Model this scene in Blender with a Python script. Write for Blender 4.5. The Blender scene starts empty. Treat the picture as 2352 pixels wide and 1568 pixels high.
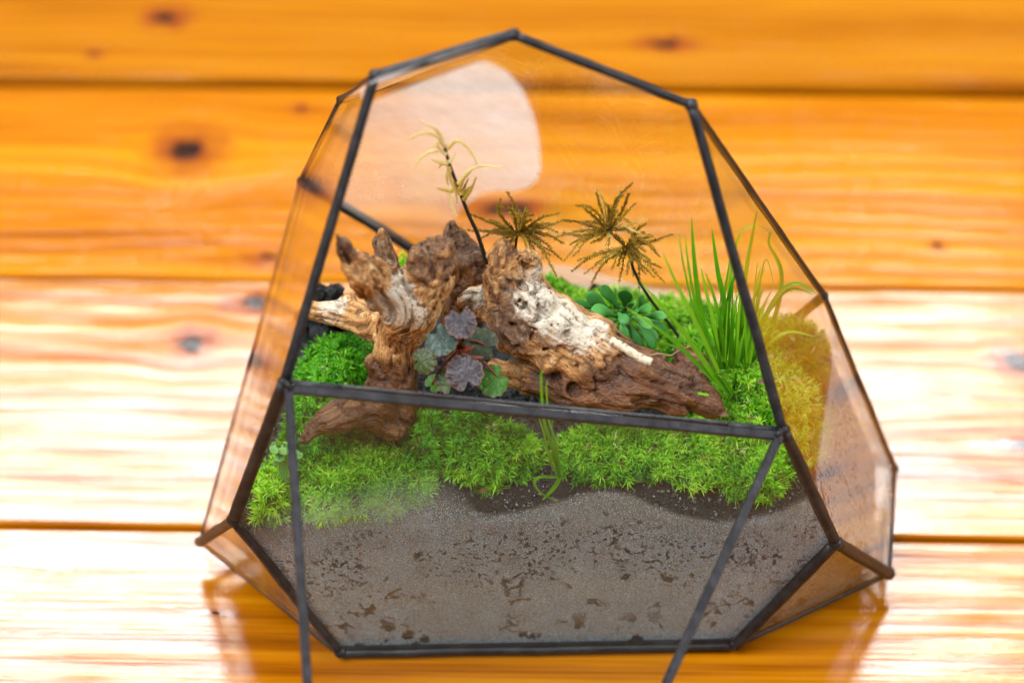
import bpy, bmesh, math, random
import numpy as np
from mathutils import Vector, Matrix

random.seed(7)
RNG = np.random.default_rng(11)
S = 0.001                                   # everything below is measured in millimetres
sc = bpy.context.scene
COL = sc.collection

# ------------------------------------------------------------------ camera
FPX, PW, PH = 5227.0, 2352.0, 1568.0        # focal length and frame of the survey picture, in pixels
PITCH = math.radians(42.0)
FW = np.array([0, math.cos(PITCH), -math.sin(PITCH)])
UP = np.array([0, math.sin(PITCH), math.cos(PITCH)])
RT = np.array([1.0, 0, 0])
CAM = -FW * 720.0
cd = bpy.data.cameras.new('camera')
cam = bpy.data.objects.new('camera', cd)
COL.objects.link(cam)
cam.location = CAM * S
cam.rotation_euler = (math.radians(90) - PITCH, 0, 0)
cd.sensor_width = 36.0
cd.lens = 36.0 * FPX / PW
cd.clip_start = 0.01
cd.clip_end = 60
cd.dof.use_dof = True
cd.dof.focus_distance = 0.592
cd.dof.aperture_fstop = 6.3
sc.camera = cam

# ------------------------------------------------------------------ light
w = bpy.data.worlds.new('World')
sc.world = w
w.use_nodes = True
w.node_tree.nodes['Background'].inputs[0].default_value = (1.0, 0.97, 0.93, 1)
w.node_tree.nodes['Background'].inputs[1].default_value = 0.13

def area(name, loc, target, sx, sy, power, col):
    l = bpy.data.lights.new(name, 'AREA')
    l.shape = 'RECTANGLE'
    l.size, l.size_y, l.energy, l.color = sx, sy, power, col
    o = bpy.data.objects.new(name, l)
    COL.objects.link(o)
    o.location = loc
    o.rotation_euler = (Vector(target) - Vector(loc)).to_track_quat('-Z', 'Y').to_euler()
    return o
area('window_light', (-0.26, 1.95, 2.28), (0.0, -0.06, 0.03), 2.3, 0.60, 104, (0.97, 0.98, 1.0))
area('room_fill_light', (-1.35, -1.0, 2.65), (0, -0.06, 0.05), 2.0, 1.7, 140, (0.90, 0.95, 1.0))  # added overhead fill standing in for the room's ambient light
area('side_fill_light', (2.4, -0.7, 1.9), (0, -0.06, 0.05), 1.8, 1.4, 70, (0.88, 0.94, 1.0))  # added soft fill from the right, no window seen there

sc.view_settings.view_transform = 'Standard'
sc.view_settings.look = 'None'
sc.view_settings.exposure = 0.42
sc.view_settings.gamma = 1.0
sc.view_settings.use_curve_mapping = False
cy = sc.cycles
cy.use_denoising = True
cy.max_bounces = 7
cy.diffuse_bounces = 3
cy.glossy_bounces = 4
cy.transmission_bounces = 6
cy.transparent_max_bounces = 40
cy.use_adaptive_sampling = True
cy.adaptive_threshold = 0.02
cy.caustics_reflective = False
cy.caustics_refractive = False
cy.sample_clamp_indirect = 6.0

# ------------------------------------------------------------------ helpers
def ray(px, py):
    d = FW * FPX + RT * (px - PW / 2) - UP * (py - PH / 2)
    return d / np.linalg.norm(d)
def at(px, py, y):                           # the point at depth y (mm) seen at that place of the survey picture
    d = ray(px, py)
    return CAM + d * ((y - CAM[1]) / d[1])
def atz(px, py, z):
    d = ray(px, py)
    return CAM + d * ((z - CAM[2]) / d[2])
def onplane(px, py, c, n):
    d = ray(px, py)
    return CAM + d * (((c - CAM) @ n) / (d @ n))
def unit(v):
    v = np.asarray(v, float)
    return v / max(1e-9, np.linalg.norm(v))

ORG = {}
def empty(name, base, label, cat, group=None, parent=None):
    o = bpy.data.objects.new(name, None)
    COL.objects.link(o)
    o.empty_display_size = 0.01
    base = np.asarray(base, float)
    if parent is None:
        o.location = base * S
        ORG[o] = base
        o['label'] = label
        o['category'] = cat
        if group: o['group'] = group
    else:
        o.parent = parent
        ORG[o] = ORG[parent]
    return o
def mk(name, V, F, mat, parent=None, base=None, smooth=False, attrs=None, label=None, cat=None, group=None, kind=None):
    V = np.asarray(V, float)
    if parent is not None: org = ORG[parent]
    else: org = np.asarray(base, float) if base is not None else np.array([V[:, 0].mean(), V[:, 1].mean(), V[:, 2].min()])
    me = bpy.data.meshes.new(name)
    me.from_pydata(((V - org) * S).tolist(), [], F if isinstance(F, list) else F.tolist())
    if smooth: me.polygons.foreach_set('use_smooth', np.ones(len(me.polygons), bool))
    for k, a in (attrs or {}).items():
        a = np.asarray(a, np.float32)
        if a.ndim == 1:
            at_ = me.attributes.new(k, 'FLOAT', 'POINT'); at_.data.foreach_set('value', a)
        elif a.shape[1] == 3:
            at_ = me.attributes.new(k, 'FLOAT_VECTOR', 'POINT'); at_.data.foreach_set('vector', a.ravel())
    me.update()
    if mat: me.materials.append(mat)
    o = bpy.data.objects.new(name, me)
    COL.objects.link(o)
    if parent is not None:
        o.parent = parent
        ORG[o] = org
    else:
        o.location = org * S
        ORG[o] = org
    if label: o['label'] = label
    if cat: o['category'] = cat
    if group: o['group'] = group
    if kind: o['kind'] = kind
    return o

class Bag:                                   # collects vertices, faces and attributes of one mesh
    def __init__(s): s.V = []; s.F = []; s.A = {}; s.n = 0
    def add(s, V, F, **A):
        V = np.asarray(V, float)
        s.V.append(V)
        s.F += [[i + s.n for i in f] for f in F]
        for k, a in A.items():
            a = np.asarray(a, float)
            s.A.setdefault(k, []).append(np.full(len(V), a) if a.ndim == 0 else a)
        s.n += len(V)
    def mk(s, name, mat, parent=None, **k):
        return mk(name, np.concatenate(s.V), s.F, mat, parent, attrs={q: np.concatenate(a) for q, a in s.A.items()}, **k)

def catmull(P, n):
    P = np.asarray(P, float)
    Q = np.vstack([2 * P[0] - P[1], P, 2 * P[-1] - P[-2]])
    out = []
    segs = len(P) - 1
    for u in np.linspace(0, segs, n):
        i = min(int(u), segs - 1); t = u - i
        a, b, c, d = Q[i:i + 4]
        out.append(0.5 * (2 * b + (c - a) * t + (2 * a - 5 * b + 4 * c - d) * t * t + (3 * b - a - 3 * c + d) * t ** 3))
    return np.array(out)

def frame(T, ref):
    s = np.cross(T, ref)
    if np.linalg.norm(s) < 1e-6: s = np.cross(T, [1, 0.2, 0.1])
    s = unit(s)
    return s, unit(np.cross(s, T))
def tube(path, radii, sides=8, bump=0.0, cap=True):
    path = np.asarray(path, float); n = len(path)
    radii = np.broadcast_to(radii, (n,)) if np.ndim(radii) <= 1 else radii
    V = []
    T = np.gradient(path, axis=0)
    ref = np.array([0.13, -0.5, 0.86])
    for i in range(n):
        t = unit(T[i]); s, u = frame(t, ref)
        for k in range(sides):
            a = 2 * math.pi * k / sides
            r = radii[i] * (1 + bump * RNG.normal())
            V.append(path[i] + (s * math.cos(a) + u * math.sin(a)) * r)
    F = []
    for i in range(n - 1):
        for k in range(sides):
            k2 = (k + 1) % sides
            F.append([i * sides + k, i * sides + k2, (i + 1) * sides + k2, (i + 1) * sides + k])
    if cap:
        F.append(list(range(sides))[::-1]); F.append([(n - 1) * sides + k for k in range(sides)])
    return np.array(V), F
def ribbon(path, width, face, fold=0.25):
    """a leaf blade: three vertices across, folded along the midrib"""
    path = np.asarray(path, float); n = len(path)
    T = np.gradient(path, axis=0); V = []
    for i in range(n):
        t = unit(T[i]); s = unit(np.cross(t, face)); u = np.cross(s, t)
        V += [path[i] - s * width[i], path[i] - u * width[i] * fold, path[i] + s * width[i]]
    F = []
    for i in range(n - 1):
        a = 3 * i
        F += [[a, a + 1, a + 4, a + 3], [a + 1, a + 2, a + 5, a + 4]]
    return np.array(V), F

_T = np.random.default_rng(5).random((48, 48, 48)).astype(np.float32)
def vnoise(P):
    P = np.asarray(P, np.float32)
    i = np.floor(P).astype(np.int32); f = P - i; f = f * f * (3 - 2 * f)
    r = 0
    for dx in (0, 1):
        for dy in (0, 1):
            for dz in (0, 1):
                wgt = (f[..., 0] if dx else 1 - f[..., 0]) * (f[..., 1] if dy else 1 - f[..., 1]) * (f[..., 2] if dz else 1 - f[..., 2])
                r = r + wgt * _T[(i[..., 0] + dx) % 48, (i[..., 1] + dy) % 48, (i[..., 2] + dz) % 48]
    return r * 2 - 1
def fbm(P, o=3):
    r = 0; a = 1
    for k in range(o): r = r + a * vnoise(P * 2 ** k + 7.3 * k); a *= 0.5
    return r

# ------------------------------------------------------------------ node helpers
class N:
    def __init__(s, name):
        s.m = bpy.data.materials.new(name); s.m.use_nodes = True
        s.t = s.m.node_tree; s.t.nodes.clear()
        s.out = s.t.nodes.new('ShaderNodeOutputMaterial')
    def n(s, typ, **kw):
        nd = s.t.nodes.new('ShaderNode' + typ)
        for k, v in kw.items():
            if k.startswith('i_'):
                key = k[2:]
                key = int(key) if key.isdigit() else key.replace('_', ' ')
                s.put(nd.inputs[key], v)
            else: setattr(nd, k, v)
        return nd
    def put(s, sock, v):
        if isinstance(v, bpy.types.NodeSocket): s.t.links.new(v, sock)
        elif isinstance(v, bpy.types.Node): s.t.links.new(v.outputs[0], sock)
        else:
            if hasattr(sock, 'default_value') and sock.type == 'RGBA' and len(v) == 3: v = (*v, 1)
            sock.default_value = v
    def math(s, op, a, b=0.0, c=None, clamp=False):
        nd = s.n('Math', operation=op, use_clamp=clamp)
        s.put(nd.inputs[0], a); s.put(nd.inputs[1], b)
        if c is not None: s.put(nd.inputs[2], c)
        return nd.outputs[0]
    def vmath(s, op, a, b=(0, 0, 0)):
        nd = s.n('VectorMath', operation=op)
        s.put(nd.inputs[0], a); s.put(nd.inputs[1], b)
        return nd.outputs['Value'] if op in ('DOT_PRODUCT', 'LENGTH', 'DISTANCE') else nd.outputs[0]
    def noise(s, vec, scale, detail=3, rough=0.55, dist=0.0):
        nd = s.n('TexNoise'); s.put(nd.inputs['Vector'], vec)
        nd.inputs['Scale'].default_value = scale; nd.inputs['Detail'].default_value = detail
        nd.inputs['Roughness'].default_value = rough; nd.inputs['Distortion'].default_value = dist
        return nd.outputs[0]
    def ramp(s, fac, stops, interp='LINEAR'):
        nd = s.n('ValToRGB'); s.put(nd.inputs[0], fac)
        cr = nd.color_ramp; cr.interpolation = interp
        while len(cr.elements) < len(stops): cr.elements.new(0.5)
        for e, (p, c) in zip(cr.elements, stops):
            e.position = p; e.color = (*c, 1) if len(c) == 3 else c
        return nd.outputs[0]
    def mix(s, fac, a, b, typ='MIX'):
        nd = s.n('Mix', data_type='RGBA', blend_type=typ)
        s.put(nd.inputs[0], fac); s.put(nd.inputs[6], a); s.put(nd.inputs[7], b)
        return nd.outputs[2]
    def smooth(s, v, a, b):
        nd = s.n('MapRange', interpolation_type='SMOOTHSTEP')
        s.put(nd.inputs[0], v); nd.inputs[1].default_value = a; nd.inputs[2].default_value = b
        return nd.outputs[0]
    def attr(s, name): return s.n('Attribute', attribute_name=name)
    def obj(s): return s.vmath('MULTIPLY', s.n('TexCoord').outputs['Object'], (1000, 1000, 1000))
    def pos(s): return s.vmath('MULTIPLY', s.n('NewGeometry').outputs['Position'], (1000, 1000, 1000))
    def bump(s, h, strength=0.5, dist=0.001):
        nd = s.n('Bump'); s.put(nd.inputs['Height'], h)
        nd.inputs['Strength'].default_value = strength; nd.inputs['Distance'].default_value = dist
        return nd.outputs[0]
    def pbr(s, **kw):
        nd = s.n('BsdfPrincipled')
        for k, v in kw.items(): s.put(nd.inputs[k.replace('_', ' ')], v)
        return nd.outputs[0]
    def mixs(s, fac, a, b):
        nd = s.n('MixShader'); s.put(nd.inputs[0], fac); s.put(nd.inputs[1], a); s.put(nd.inputs[2], b)
        return nd.outputs[0]
    def done(s, sh): s.t.links.new(sh, s.out.inputs[0]); return s.m

# ------------------------------------------------------------------ materials
def mat_glass(name, tint=(0.97, 0.985, 0.975)):
    m = N(name)
    g = m.n('NewGeometry')
    c = m.math('ABSOLUTE', m.vmath('DOT_PRODUCT', g.outputs['Incoming'], g.outputs['Normal']))
    r = m.math('MULTIPLY_ADD', m.math('POWER', m.math('SUBTRACT', 1.0, c, clamp=True), 5.0), 0.98, 0.019)
    tr = m.n('BsdfTransparent', i_Color=tint)
    sm = m.noise(m.pos(), 0.05, 4)
    gl = m.n('BsdfGlossy', i_Color=(1, 1, 1), i_Roughness=m.math('MULTIPLY', m.smooth(sm, .5, .75), 0.08))
    return m.done(m.mixs(r, tr.outputs[0], gl.outputs[0]))
def mat_metal(name, col=(0.016, 0.0155, 0.017), rough=0.42):
    m = N(name); p = m.pos()
    n1 = m.noise(p, 0.25, 4); n2 = m.noise(p, 1.6, 3)
    c = m.mix(m.smooth(n1, .35, .7), col, tuple(x * 1.9 + .006 for x in col))
    c = m.mix(m.smooth(n2, .62, .8), c, (0.045, 0.036, 0.03))
    h = m.math('ADD', n1, m.math('MULTIPLY', n2, 0.45))
    return m.done(m.pbr(Base_Color=c, Metallic=0.55, Roughness=m.math('MULTIPLY_ADD', n2, 0.3, rough - .13), Normal=m.bump(h, .5, .0006)))

def mat_plank(name, seed, knots, tone_falloff=0.0, wavy=1.35):
    m = N(name); p = m.obj()
    x = m.n('SeparateXYZ', i_0=p)
    px, py = x.outputs[0], x.outputs[1]
    kmask = 0.0; halo = 0.0; core = 0.0; warp = 0.0
    wx = m.math('MULTIPLY_ADD', m.noise(p, .09, 3), 14.0, -7.0); wy = m.math('MULTIPLY_ADD', m.noise(m.vmath('ADD', p, (50, 90, 0)), .11, 3), 9.0, -4.5)
    for (kx, ky, rx, ry) in knots:
        dx = m.math('DIVIDE', m.math('SUBTRACT', m.math('ADD', px, wx), kx), rx); dy = m.math('DIVIDE', m.math('SUBTRACT', m.math('ADD', py, wy), ky), ry)
        d2 = m.math('ADD', m.math('MULTIPLY', dx, dx), m.math('MULTIPLY', dy, dy))
        e = m.math('EXPONENT', m.math('MULTIPLY', d2, -0.22))
        warp = m.math('ADD', warp, m.math('MULTIPLY', e, m.math('MULTIPLY', dy, ry * 0.75)))
        halo = m.math('ADD', halo, m.math('EXPONENT', m.math('MULTIPLY', d2, -0.26)))
        core = m.math('ADD', core, m.math('EXPONENT', m.math('MULTIPLY', m.math('MULTIPLY', d2, d2), -3.0)))
    yw = m.math('SUBTRACT', py, warp) if knots else py
    def vec(ax, ay, off):
        c = m.n('CombineXYZ'); m.put(c.inputs[0], m.math('MULTIPLY', px, ax)); m.put(c.inputs[1], m.math('MULTIPLY', yw, ay)); c.inputs[2].default_value = seed * 3.7 + off
        return c.outputs[0]
    wav = m.noise(vec(.006, .02, 0), 1, 2)
    yy = m.math('ADD', yw, m.math('MULTIPLY', wav, 26))
    band = m.math('MULTIPLY_ADD', m.math('SINE', m.math('MULTIPLY', yy, 0.75)), 0.5, 0.5)
    fine = m.noise(vec(.012, .75, 5), 1, 5, .65)
    broad = m.noise(vec(.0035, .045, 9), 1, 4)
    v = m.math('ADD', m.math('MULTIPLY', band, .13), m.math('ADD', m.math('MULTIPLY', fine, .48), m.math('MULTIPLY', broad, .55)))
    a = 1 + tone_falloff
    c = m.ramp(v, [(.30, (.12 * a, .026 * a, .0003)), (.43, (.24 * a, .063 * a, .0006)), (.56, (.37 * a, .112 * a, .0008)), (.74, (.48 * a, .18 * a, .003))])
    if knots:
        kn = m.noise(vec(.15, .35, 2), 1, 4)
        hz = m.smooth(m.math('MULTIPLY', halo, m.math('ADD', kn, .55)), .28, 1.0)
        c = m.mix(m.math('MULTIPLY', hz, .9), c, (.20, .035, .006))
        cz = m.smooth(m.math('MULTIPLY', core, m.math('ADD', kn, .5)), .35, .8)
        c = m.mix(cz, c, m.mix(m.smooth(kn, .5, .7), (.020, .007, .004), (.07, .035, .02)))
    # small dents and scratches
    sc_ = m.smooth(m.noise(vec(.03, .5, 21), 1, 2), .73, .78)
    c = m.mix(m.math('MULTIPLY', sc_, .55), c, (.20, .06, .01))
    und = m.noise(vec(.016, .028, 31), 1, 2)
    h = m.math('ADD', m.math('MULTIPLY', und, wavy), m.math('ADD', m.math('MULTIPLY', fine, .11), m.math('MULTIPLY', band, .05)))
    b = m.bump(h, 1.0, .0008)
    return m.done(m.pbr(Base_Color=c, Roughness=.5, Specular_IOR_Level=0.0, Coat_Weight=m.math('MULTIPLY_ADD', m.smooth(fine, .3, .68), .55, .45), Coat_IOR=1.55,
                        Coat_Roughness=m.math('MULTIPLY_ADD', fine, .13, .025), Coat_Normal=b, Normal=m.bump(h, .5, .0006)))

def mat_wood(name, bleach_glare_col=(.66, .56, .43)):
    m = N(name)
    g = m.attr('grain').outputs['Vector']
    p = m.obj()
    st = m.noise(m.vmath('MULTIPLY', g, (1, 1, 1)), 1.0, 5, .62, .6)
    st2 = m.noise(g, 2.6, 4, .6)
    big = m.noise(p, .10, 3)
    med = m.noise(p, .42, 4, .6)
    v = m.math('ADD', m.math('MULTIPLY', st, .6), m.math('ADD', m.math('MULTIPLY', st2, .25), m.math('MULTIPLY', big, .3)))
    c = m.ramp(v, [(.40, (.032, .012, .005)), (.48, (.15, .064, .024)), (.56, (.45, .20, .058)), (.66, (.66, .375, .14)), (.78, (.76, .58, .37))])
    red = m.smooth(m.math('ADD', m.attr('bark_shade').outputs['Fac'], m.math('MULTIPLY', m.math('SUBTRACT', m.math('MULTIPLY_ADD', big, .5, m.math('MULTIPLY', med, .5)), .5), 2.4)), .35, .9)
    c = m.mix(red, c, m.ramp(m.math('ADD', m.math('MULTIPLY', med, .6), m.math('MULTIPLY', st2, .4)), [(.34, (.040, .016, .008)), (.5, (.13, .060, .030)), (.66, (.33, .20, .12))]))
    bl = m.smooth(m.math('ADD', m.attr('bleach_glare').outputs['Fac'], m.math('MULTIPLY', m.math('SUBTRACT', m.math('MULTIPLY_ADD', st, .6, m.math('MULTIPLY', med, .4)), .5), 2.3)), .35, .9)  # pale wood and light glare on the tops, both put into the colour
    c = m.mix(bl, c, m.mix(st2, tuple(x * .8 for x in bleach_glare_col), tuple(min(.85, x * 1.2) for x in bleach_glare_col)))
    wet_shade = m.smooth(m.math('ADD', m.attr('wet_shade').outputs['Fac'], m.math('MULTIPLY', m.math('SUBTRACT', big, .5), .8)), .3, .8)
    c = m.mix(wet_shade, c, m.ramp(v, [(.36, (.020, .007, .003)), (.52, (.085, .028, .009)), (.7, (.20, .075, .020))]))
    c = m.mix(m.math('MULTIPLY', m.attr('groove').outputs['Fac'], .62), c, (.050, .022, .010))
    c = m.mix(m.smooth(m.noise(p, 1.3, 3), .60, .72), c, (.07, .032, .017))
    h = m.math('ADD', m.math('MULTIPLY', st, 1.0), m.math('ADD', m.math('MULTIPLY', st2, .5), m.math('MULTIPLY', m.noise(p, 1.1, 4), .7)))
    return m.done(m.pbr(Base_Color=c, Roughness=m.math('MULTIPLY_ADD', wet_shade, -.35, .78), Normal=m.bump(h, .9, .0010)))

def mat_leaf(name, ramp, rough=.45, trans=.35, attr='tint', scale=.8, spec=.4):
    m = N(name)
    f = m.math('ADD', m.attr(attr).outputs['Fac'], m.math('MULTIPLY', m.math('SUBTRACT', m.noise(m.obj(), scale, 3), .5), .35), clamp=True)
    c = m.ramp(f, ramp)
    a = m.pbr(Base_Color=c, Roughness=rough, Specular_IOR_Level=spec)
    t = m.n('BsdfTranslucent', i_Color=c)
    return m.done(m.mixs(trans, a, t.outputs[0]))

G_GLASS = mat_glass('clear_glass')
G_LEAD = mat_metal('blackened_solder')
G_LEAD2 = mat_metal('blackened_channel', (.016, .0145, .016), .36)

# ------------------------------------------------------------------ floor
FROT = math.radians(-1.15)
floor = bpy.data.objects.new('floor', None); COL.objects.link(floor); floor['kind'] = 'structure'
floor.rotation_euler = (0, 0, FROT); ORG[floor] = np.zeros(3)
floor['label'] = 'glossy orange pine plank floor'
def fl(px, py):                               # a place on the floor, in the planks' own frame
    q = atz(px, py, 0); c, s = math.cos(-FROT), math.sin(-FROT)
    return q[0] * c - q[1] * s, q[0] * s + q[1] * c
edges = [fl(1176, 650)[1], fl(1176, 190)[1]]
pitchw = edges[1] - edges[0]
y2 = edges[0]; y1 = fl(1176, 1222)[1]
bounds = [y1 - 111 * k for k in range(5, 0, -1)] + [y1, y2, edges[1]] + [edges[1] + 111 * k for k in range(1, 9)]
KN = [(385, 35, 6, 5.5), (432, 335, 9, 9.5), (1530, 97, 8, 3.6), (610, 588, 6, 2.5), (445, 790, 5, 6), (1165, 475, 13, 4.5), (585, 695, 7, 4),
      (480, 1398, 5, 1.0), (2335, 830, 6, 5), (2345, 1020, 8, 3), (140, 1265, 6, 3.5), (690, 235, 3, 2), (215, 125, 3, 2), (2150, 560, 3, 1.5)]
KN = [(*fl(a, b), c, d) for a, b, c, d in KN]
tilts = {5: 0.1, 6: -1.9, 4: 1.0, 7: -2.2}
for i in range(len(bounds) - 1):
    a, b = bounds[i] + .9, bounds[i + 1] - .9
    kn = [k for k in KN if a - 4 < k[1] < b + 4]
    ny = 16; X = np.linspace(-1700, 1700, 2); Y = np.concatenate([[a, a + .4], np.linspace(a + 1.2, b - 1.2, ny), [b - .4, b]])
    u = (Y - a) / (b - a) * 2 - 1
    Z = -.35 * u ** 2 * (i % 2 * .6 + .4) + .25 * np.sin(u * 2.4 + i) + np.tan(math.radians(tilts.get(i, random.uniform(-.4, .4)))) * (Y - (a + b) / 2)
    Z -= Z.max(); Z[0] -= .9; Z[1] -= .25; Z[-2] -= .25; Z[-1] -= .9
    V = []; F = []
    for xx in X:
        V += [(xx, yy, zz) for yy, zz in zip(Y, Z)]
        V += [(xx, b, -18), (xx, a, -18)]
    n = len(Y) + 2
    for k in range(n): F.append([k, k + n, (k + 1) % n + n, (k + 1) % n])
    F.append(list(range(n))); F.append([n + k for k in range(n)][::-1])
    o = mk('plank', V, F, mat_plank('pine_%d' % i, i * 1.7 + 2, kn, {6: .03, 7: -.20, 8: -.25}.get(i, random.uniform(-.05, .05)), {6: .5, 7: .4}.get(i, 1.35)), floor)  # far planks get a darker colour for light falloff, others vary at random
mk('subfloor', [(-1700, bounds[0], -17), (1700, bounds[0], -17), (1700, bounds[-1], -17), (-1700, bounds[-1], -17)], [[0, 1, 2, 3]], None, floor).data.materials.append(
    (lambda m: m.done(m.pbr(Base_Color=(.02, .012, .006), Roughness=.9)))(N('dark_batten')))

# ------------------------------------------------------------------ terrarium frame
PT = {'HL': (-55.22, -131.51, 105.2), 'L': (-71.62, -131.05, 56.25), 'BL': (-47.03, -129.33, 1.8), 'BR': (61.18, -126.69, 1.8), 'R': (84.77, -127.16, 43.57),
      'HR': (67.65, -128.01, 85.6), 'UR': (42.83, -93.5, 160.15), 'A': (0.41, -89.55, 177.53), 'UL': (-32.19, -96.48, 170.61), 'OL': (-88.25, -94.14, 8.63),
      'OR': (105.51, -104.66, 6.91), 'OS': (111.74, -66.13, 9.59), 'M': (85.35, -63.71, 74.04), 'K': (-58.84, -33.74, 90.79), 'B': (-44.13, -58.43, 136.12),
      'G': (29.0, -14.6, 1.8), 'H': (61.2, -22.4, 1.8)}
PT = {k: np.array(v) for k, v in PT.items()}
CEN = np.array([5., -85., 70.])
ter = empty('glass_terrarium', (7, -85, 0), 'faceted glass terrarium with blackened metal edges and its front door open', 'terrarium')
PANES = {'front': ['HL', 'L', 'BL', 'BR', 'R', 'HR'], 'left': ['UL', 'B', 'K', 'OL', 'L', 'HL'], 'right': ['UR', 'HR', 'R', 'OR', 'OS', 'M'],
         'back': ['A', 'UR', 'M', 'H', 'G', 'K', 'B'], 'top': ['UL', 'A', 'B'], 'lowleft': ['L', 'OL', 'BL'], 'lowright': ['R', 'BR', 'OR'],
         'rl1': ['OL', 'K', 'G'], 'rl2': ['OL', 'G', 'BL'], 'rr1': ['OR', 'H', 'OS'], 'rr2': ['OS', 'H', 'M'], 'rr3': ['OR', 'BR', 'H'], 'base': ['BL', 'G', 'H', 'BR']}
PLABEL = {'front': 'lower front pane misted with condensation', 'left': 'left side pane mirroring the floor', 'right': 'right side pane partly misted',
          'back': 'rear pane with a pale translucent patch', 'top': 'narrow top pane', 'lowright': 'small triangular pane at lower right', 'lowleft': 'small triangular pane at lower left'}
PLN = {}; POBJ = {}
def slab(poly, n, t):
    poly = np.asarray(poly); k = len(poly)
    V = np.vstack([poly, poly - n * t])
    F = [list(range(k)), [k + i for i in range(k)][::-1]] + [[i, i + k, (i + 1) % k + k, (i + 1) % k] for i in range(k)]
    return V, F
def planefit(Q):
    c = Q.mean(0); nrm = np.linalg.svd(Q - c)[2][2]
    if nrm @ (c - CEN) < 0: nrm = -nrm
    return c, nrm
for k, ns in PANES.items():
    Q = np.array([PT[n] for n in ns]); c, nrm = planefit(Q)
    Q = Q - ((Q - c) @ nrm)[:, None] * nrm
    Q = c + (Q - c) * .994
    PLN[k] = (c, nrm)
    V, F = slab(Q + nrm * .5, nrm, 1.6)
    if k == 'base': V = V + np.array([0, 0, .35])
    POBJ[k] = mk('base_plate' if k == 'base' else 'glass_pane', V, F, G_LEAD if k == 'base' else G_GLASS, ter)
    if k in PLABEL: POBJ[k]['label'] = PLABEL[k]
BARS = [('UL', 'A', 1.75), ('A', 'UR', 1.45), ('UL', 'HL', 1.6), ('UR', 'HR', 1.65), ('HL', 'L', 2.15), ('HR', 'R', 2.0), ('L', 'BL', 1.7), ('R', 'BR', 2.1), ('BL', 'BR', 1.5),
        ('L', 'OL', 1.9), ('R', 'OR', 2.2), ('OL', 'BL', .95), ('OR', 'BR', 1.0), ('OR', 'OS', 1.0), ('OS', 'M', 1.1), ('M', 'UR', 1.25), ('UL', 'B', 1.0), ('B', 'K', .9), ('K', 'OL', .8),
        ('A', 'B', 1.5), ('K', 'G', 2.0), ('M', 'H', 1.7), ('OL', 'G', 1.3), ('OS', 'H', 1.3), ('OR', 'H', 1.2), ('BL', 'G', 1.2), ('G', 'H', 1.2), ('H', 'BR', 1.2)]
def solder_bar(a, b, r, name='frame_bar', parent=ter, mat=G_LEAD):
    L = np.linalg.norm(b - a); n = max(6, int(L / 3))
    t = np.linspace(0, 1, n)[:, None]
    path = a + (b - a) * t + fbm(np.hstack([t * L / 14, t * 0 + a[0], t * 0 + b[1]]), 2)[:, None] * .12
    rad = r * (1 + .07 * fbm(np.hstack([t * L / 6 + 3, t * 0 + a[1], t * 0 + b[2]]), 2))
    V, F = tube(path, rad, 12, .012)
    return mk(name, V, F, mat, parent, smooth=True)
for a, b, r in BARS: solder_bar(PT[a], PT[b], r * .80)
def blob(c, r, sub=2, amp=.12, sq=(1, 1, 1), freq=.5):
    bm = bmesh.new(); bmesh.ops.create_icosphere(bm, subdivisions=sub, radius=1)
    V = np.array([v.co[:] for v in bm.verts]); F = [[v.index for v in f.verts] for f in bm.faces]; bm.free()
    V = V * (1 + amp * fbm(V * 1.6 + np.asarray(c) * freq, 2)[:, None])
    return np.asarray(c) + V * r * np.asarray(sq), F
for k, r in {'UL': 2.2, 'A': 2.1, 'UR': 2.2, 'L': 2.4, 'R': 2.7, 'BL': 2.2, 'BR': 2.2, 'OL': 2.1, 'OR': 2.4, 'OS': 1.7, 'M': 1.8, 'K': 1.5, 'B': 1.5, 'HL': 2.1, 'HR': 2.2}.items():
    c = PT[k].copy(); c[2] = max(c[2], r + .15)
    V, F = blob(c, r * .80); mk('solder_joint', V, F, G_LEAD, ter, smooth=True)

# front opening rail and the open door, turned about the hinge line
u = unit(PT['HR'] - PT['HL']); hn = unit(np.cross(u, PT['A'] - PT['HL'])); v = np.cross(hn, u)
if v[2] < 0: v = -v
TH = math.radians(150.0)
vd = v * math.cos(TH) + np.cross(u, v) * math.sin(TH)
nd_ = np.cross(u, vd)
def flatbar(a, b, wd, th, nrm, name, parent):
    t = unit(b - a); s = unit(np.cross(t, nrm)); n2 = np.cross(s, t)
    prof = [(-wd, -th * .75), (-wd * .8, -th), (wd * .8, -th), (wd, -th * .75), (wd, th * .75), (wd * .8, th), (-wd * .8, th), (-wd, th * .75)]
    L = np.linalg.norm(b - a); k = max(4, int(L / 6)); V = []; F = []
    for i in range(k):
        q = a + (b - a) * i / (k - 1)
        q = q + n2 * .02 * RNG.normal() + s * .03 * RNG.normal()
        V += [q + s * x + n2 * y for x, y in prof]
    for i in range(k - 1):
        for j in range(8): F.append([i * 8 + j, i * 8 + (j + 1) % 8, (i + 1) * 8 + (j + 1) % 8, (i + 1) * 8 + j])
    F.append(list(range(8))[::-1]); F.append([(k - 1) * 8 + j for j in range(8)])
    return mk(name, V, F, G_LEAD2, parent)
flatbar(PT['HL'] + u * 1.5 + np.array([0, .6, -.6]), PT['HR'] - u * 1.5 + np.array([0, .6, -.6]), .7, .5, PLN['front'][1], 'opening_rail', ter)
door = empty('door', None, None, None, parent=ter) if False else None
H0 = PT['HL'] + np.array([0, -2.5, .1]) + u * 1.2
LOC = {'HL': (0, 0), 'UL': (11.6, 76.5), 'A': (44.7, 89.9), 'UR': (90.2, 78.2), 'HR': (122.0, 0)}
DQ = {k: H0 + u * a + vd * b for k, (a, b) in LOC.items()}
if nd_[1] > 0: nd_ = -nd_
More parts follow.
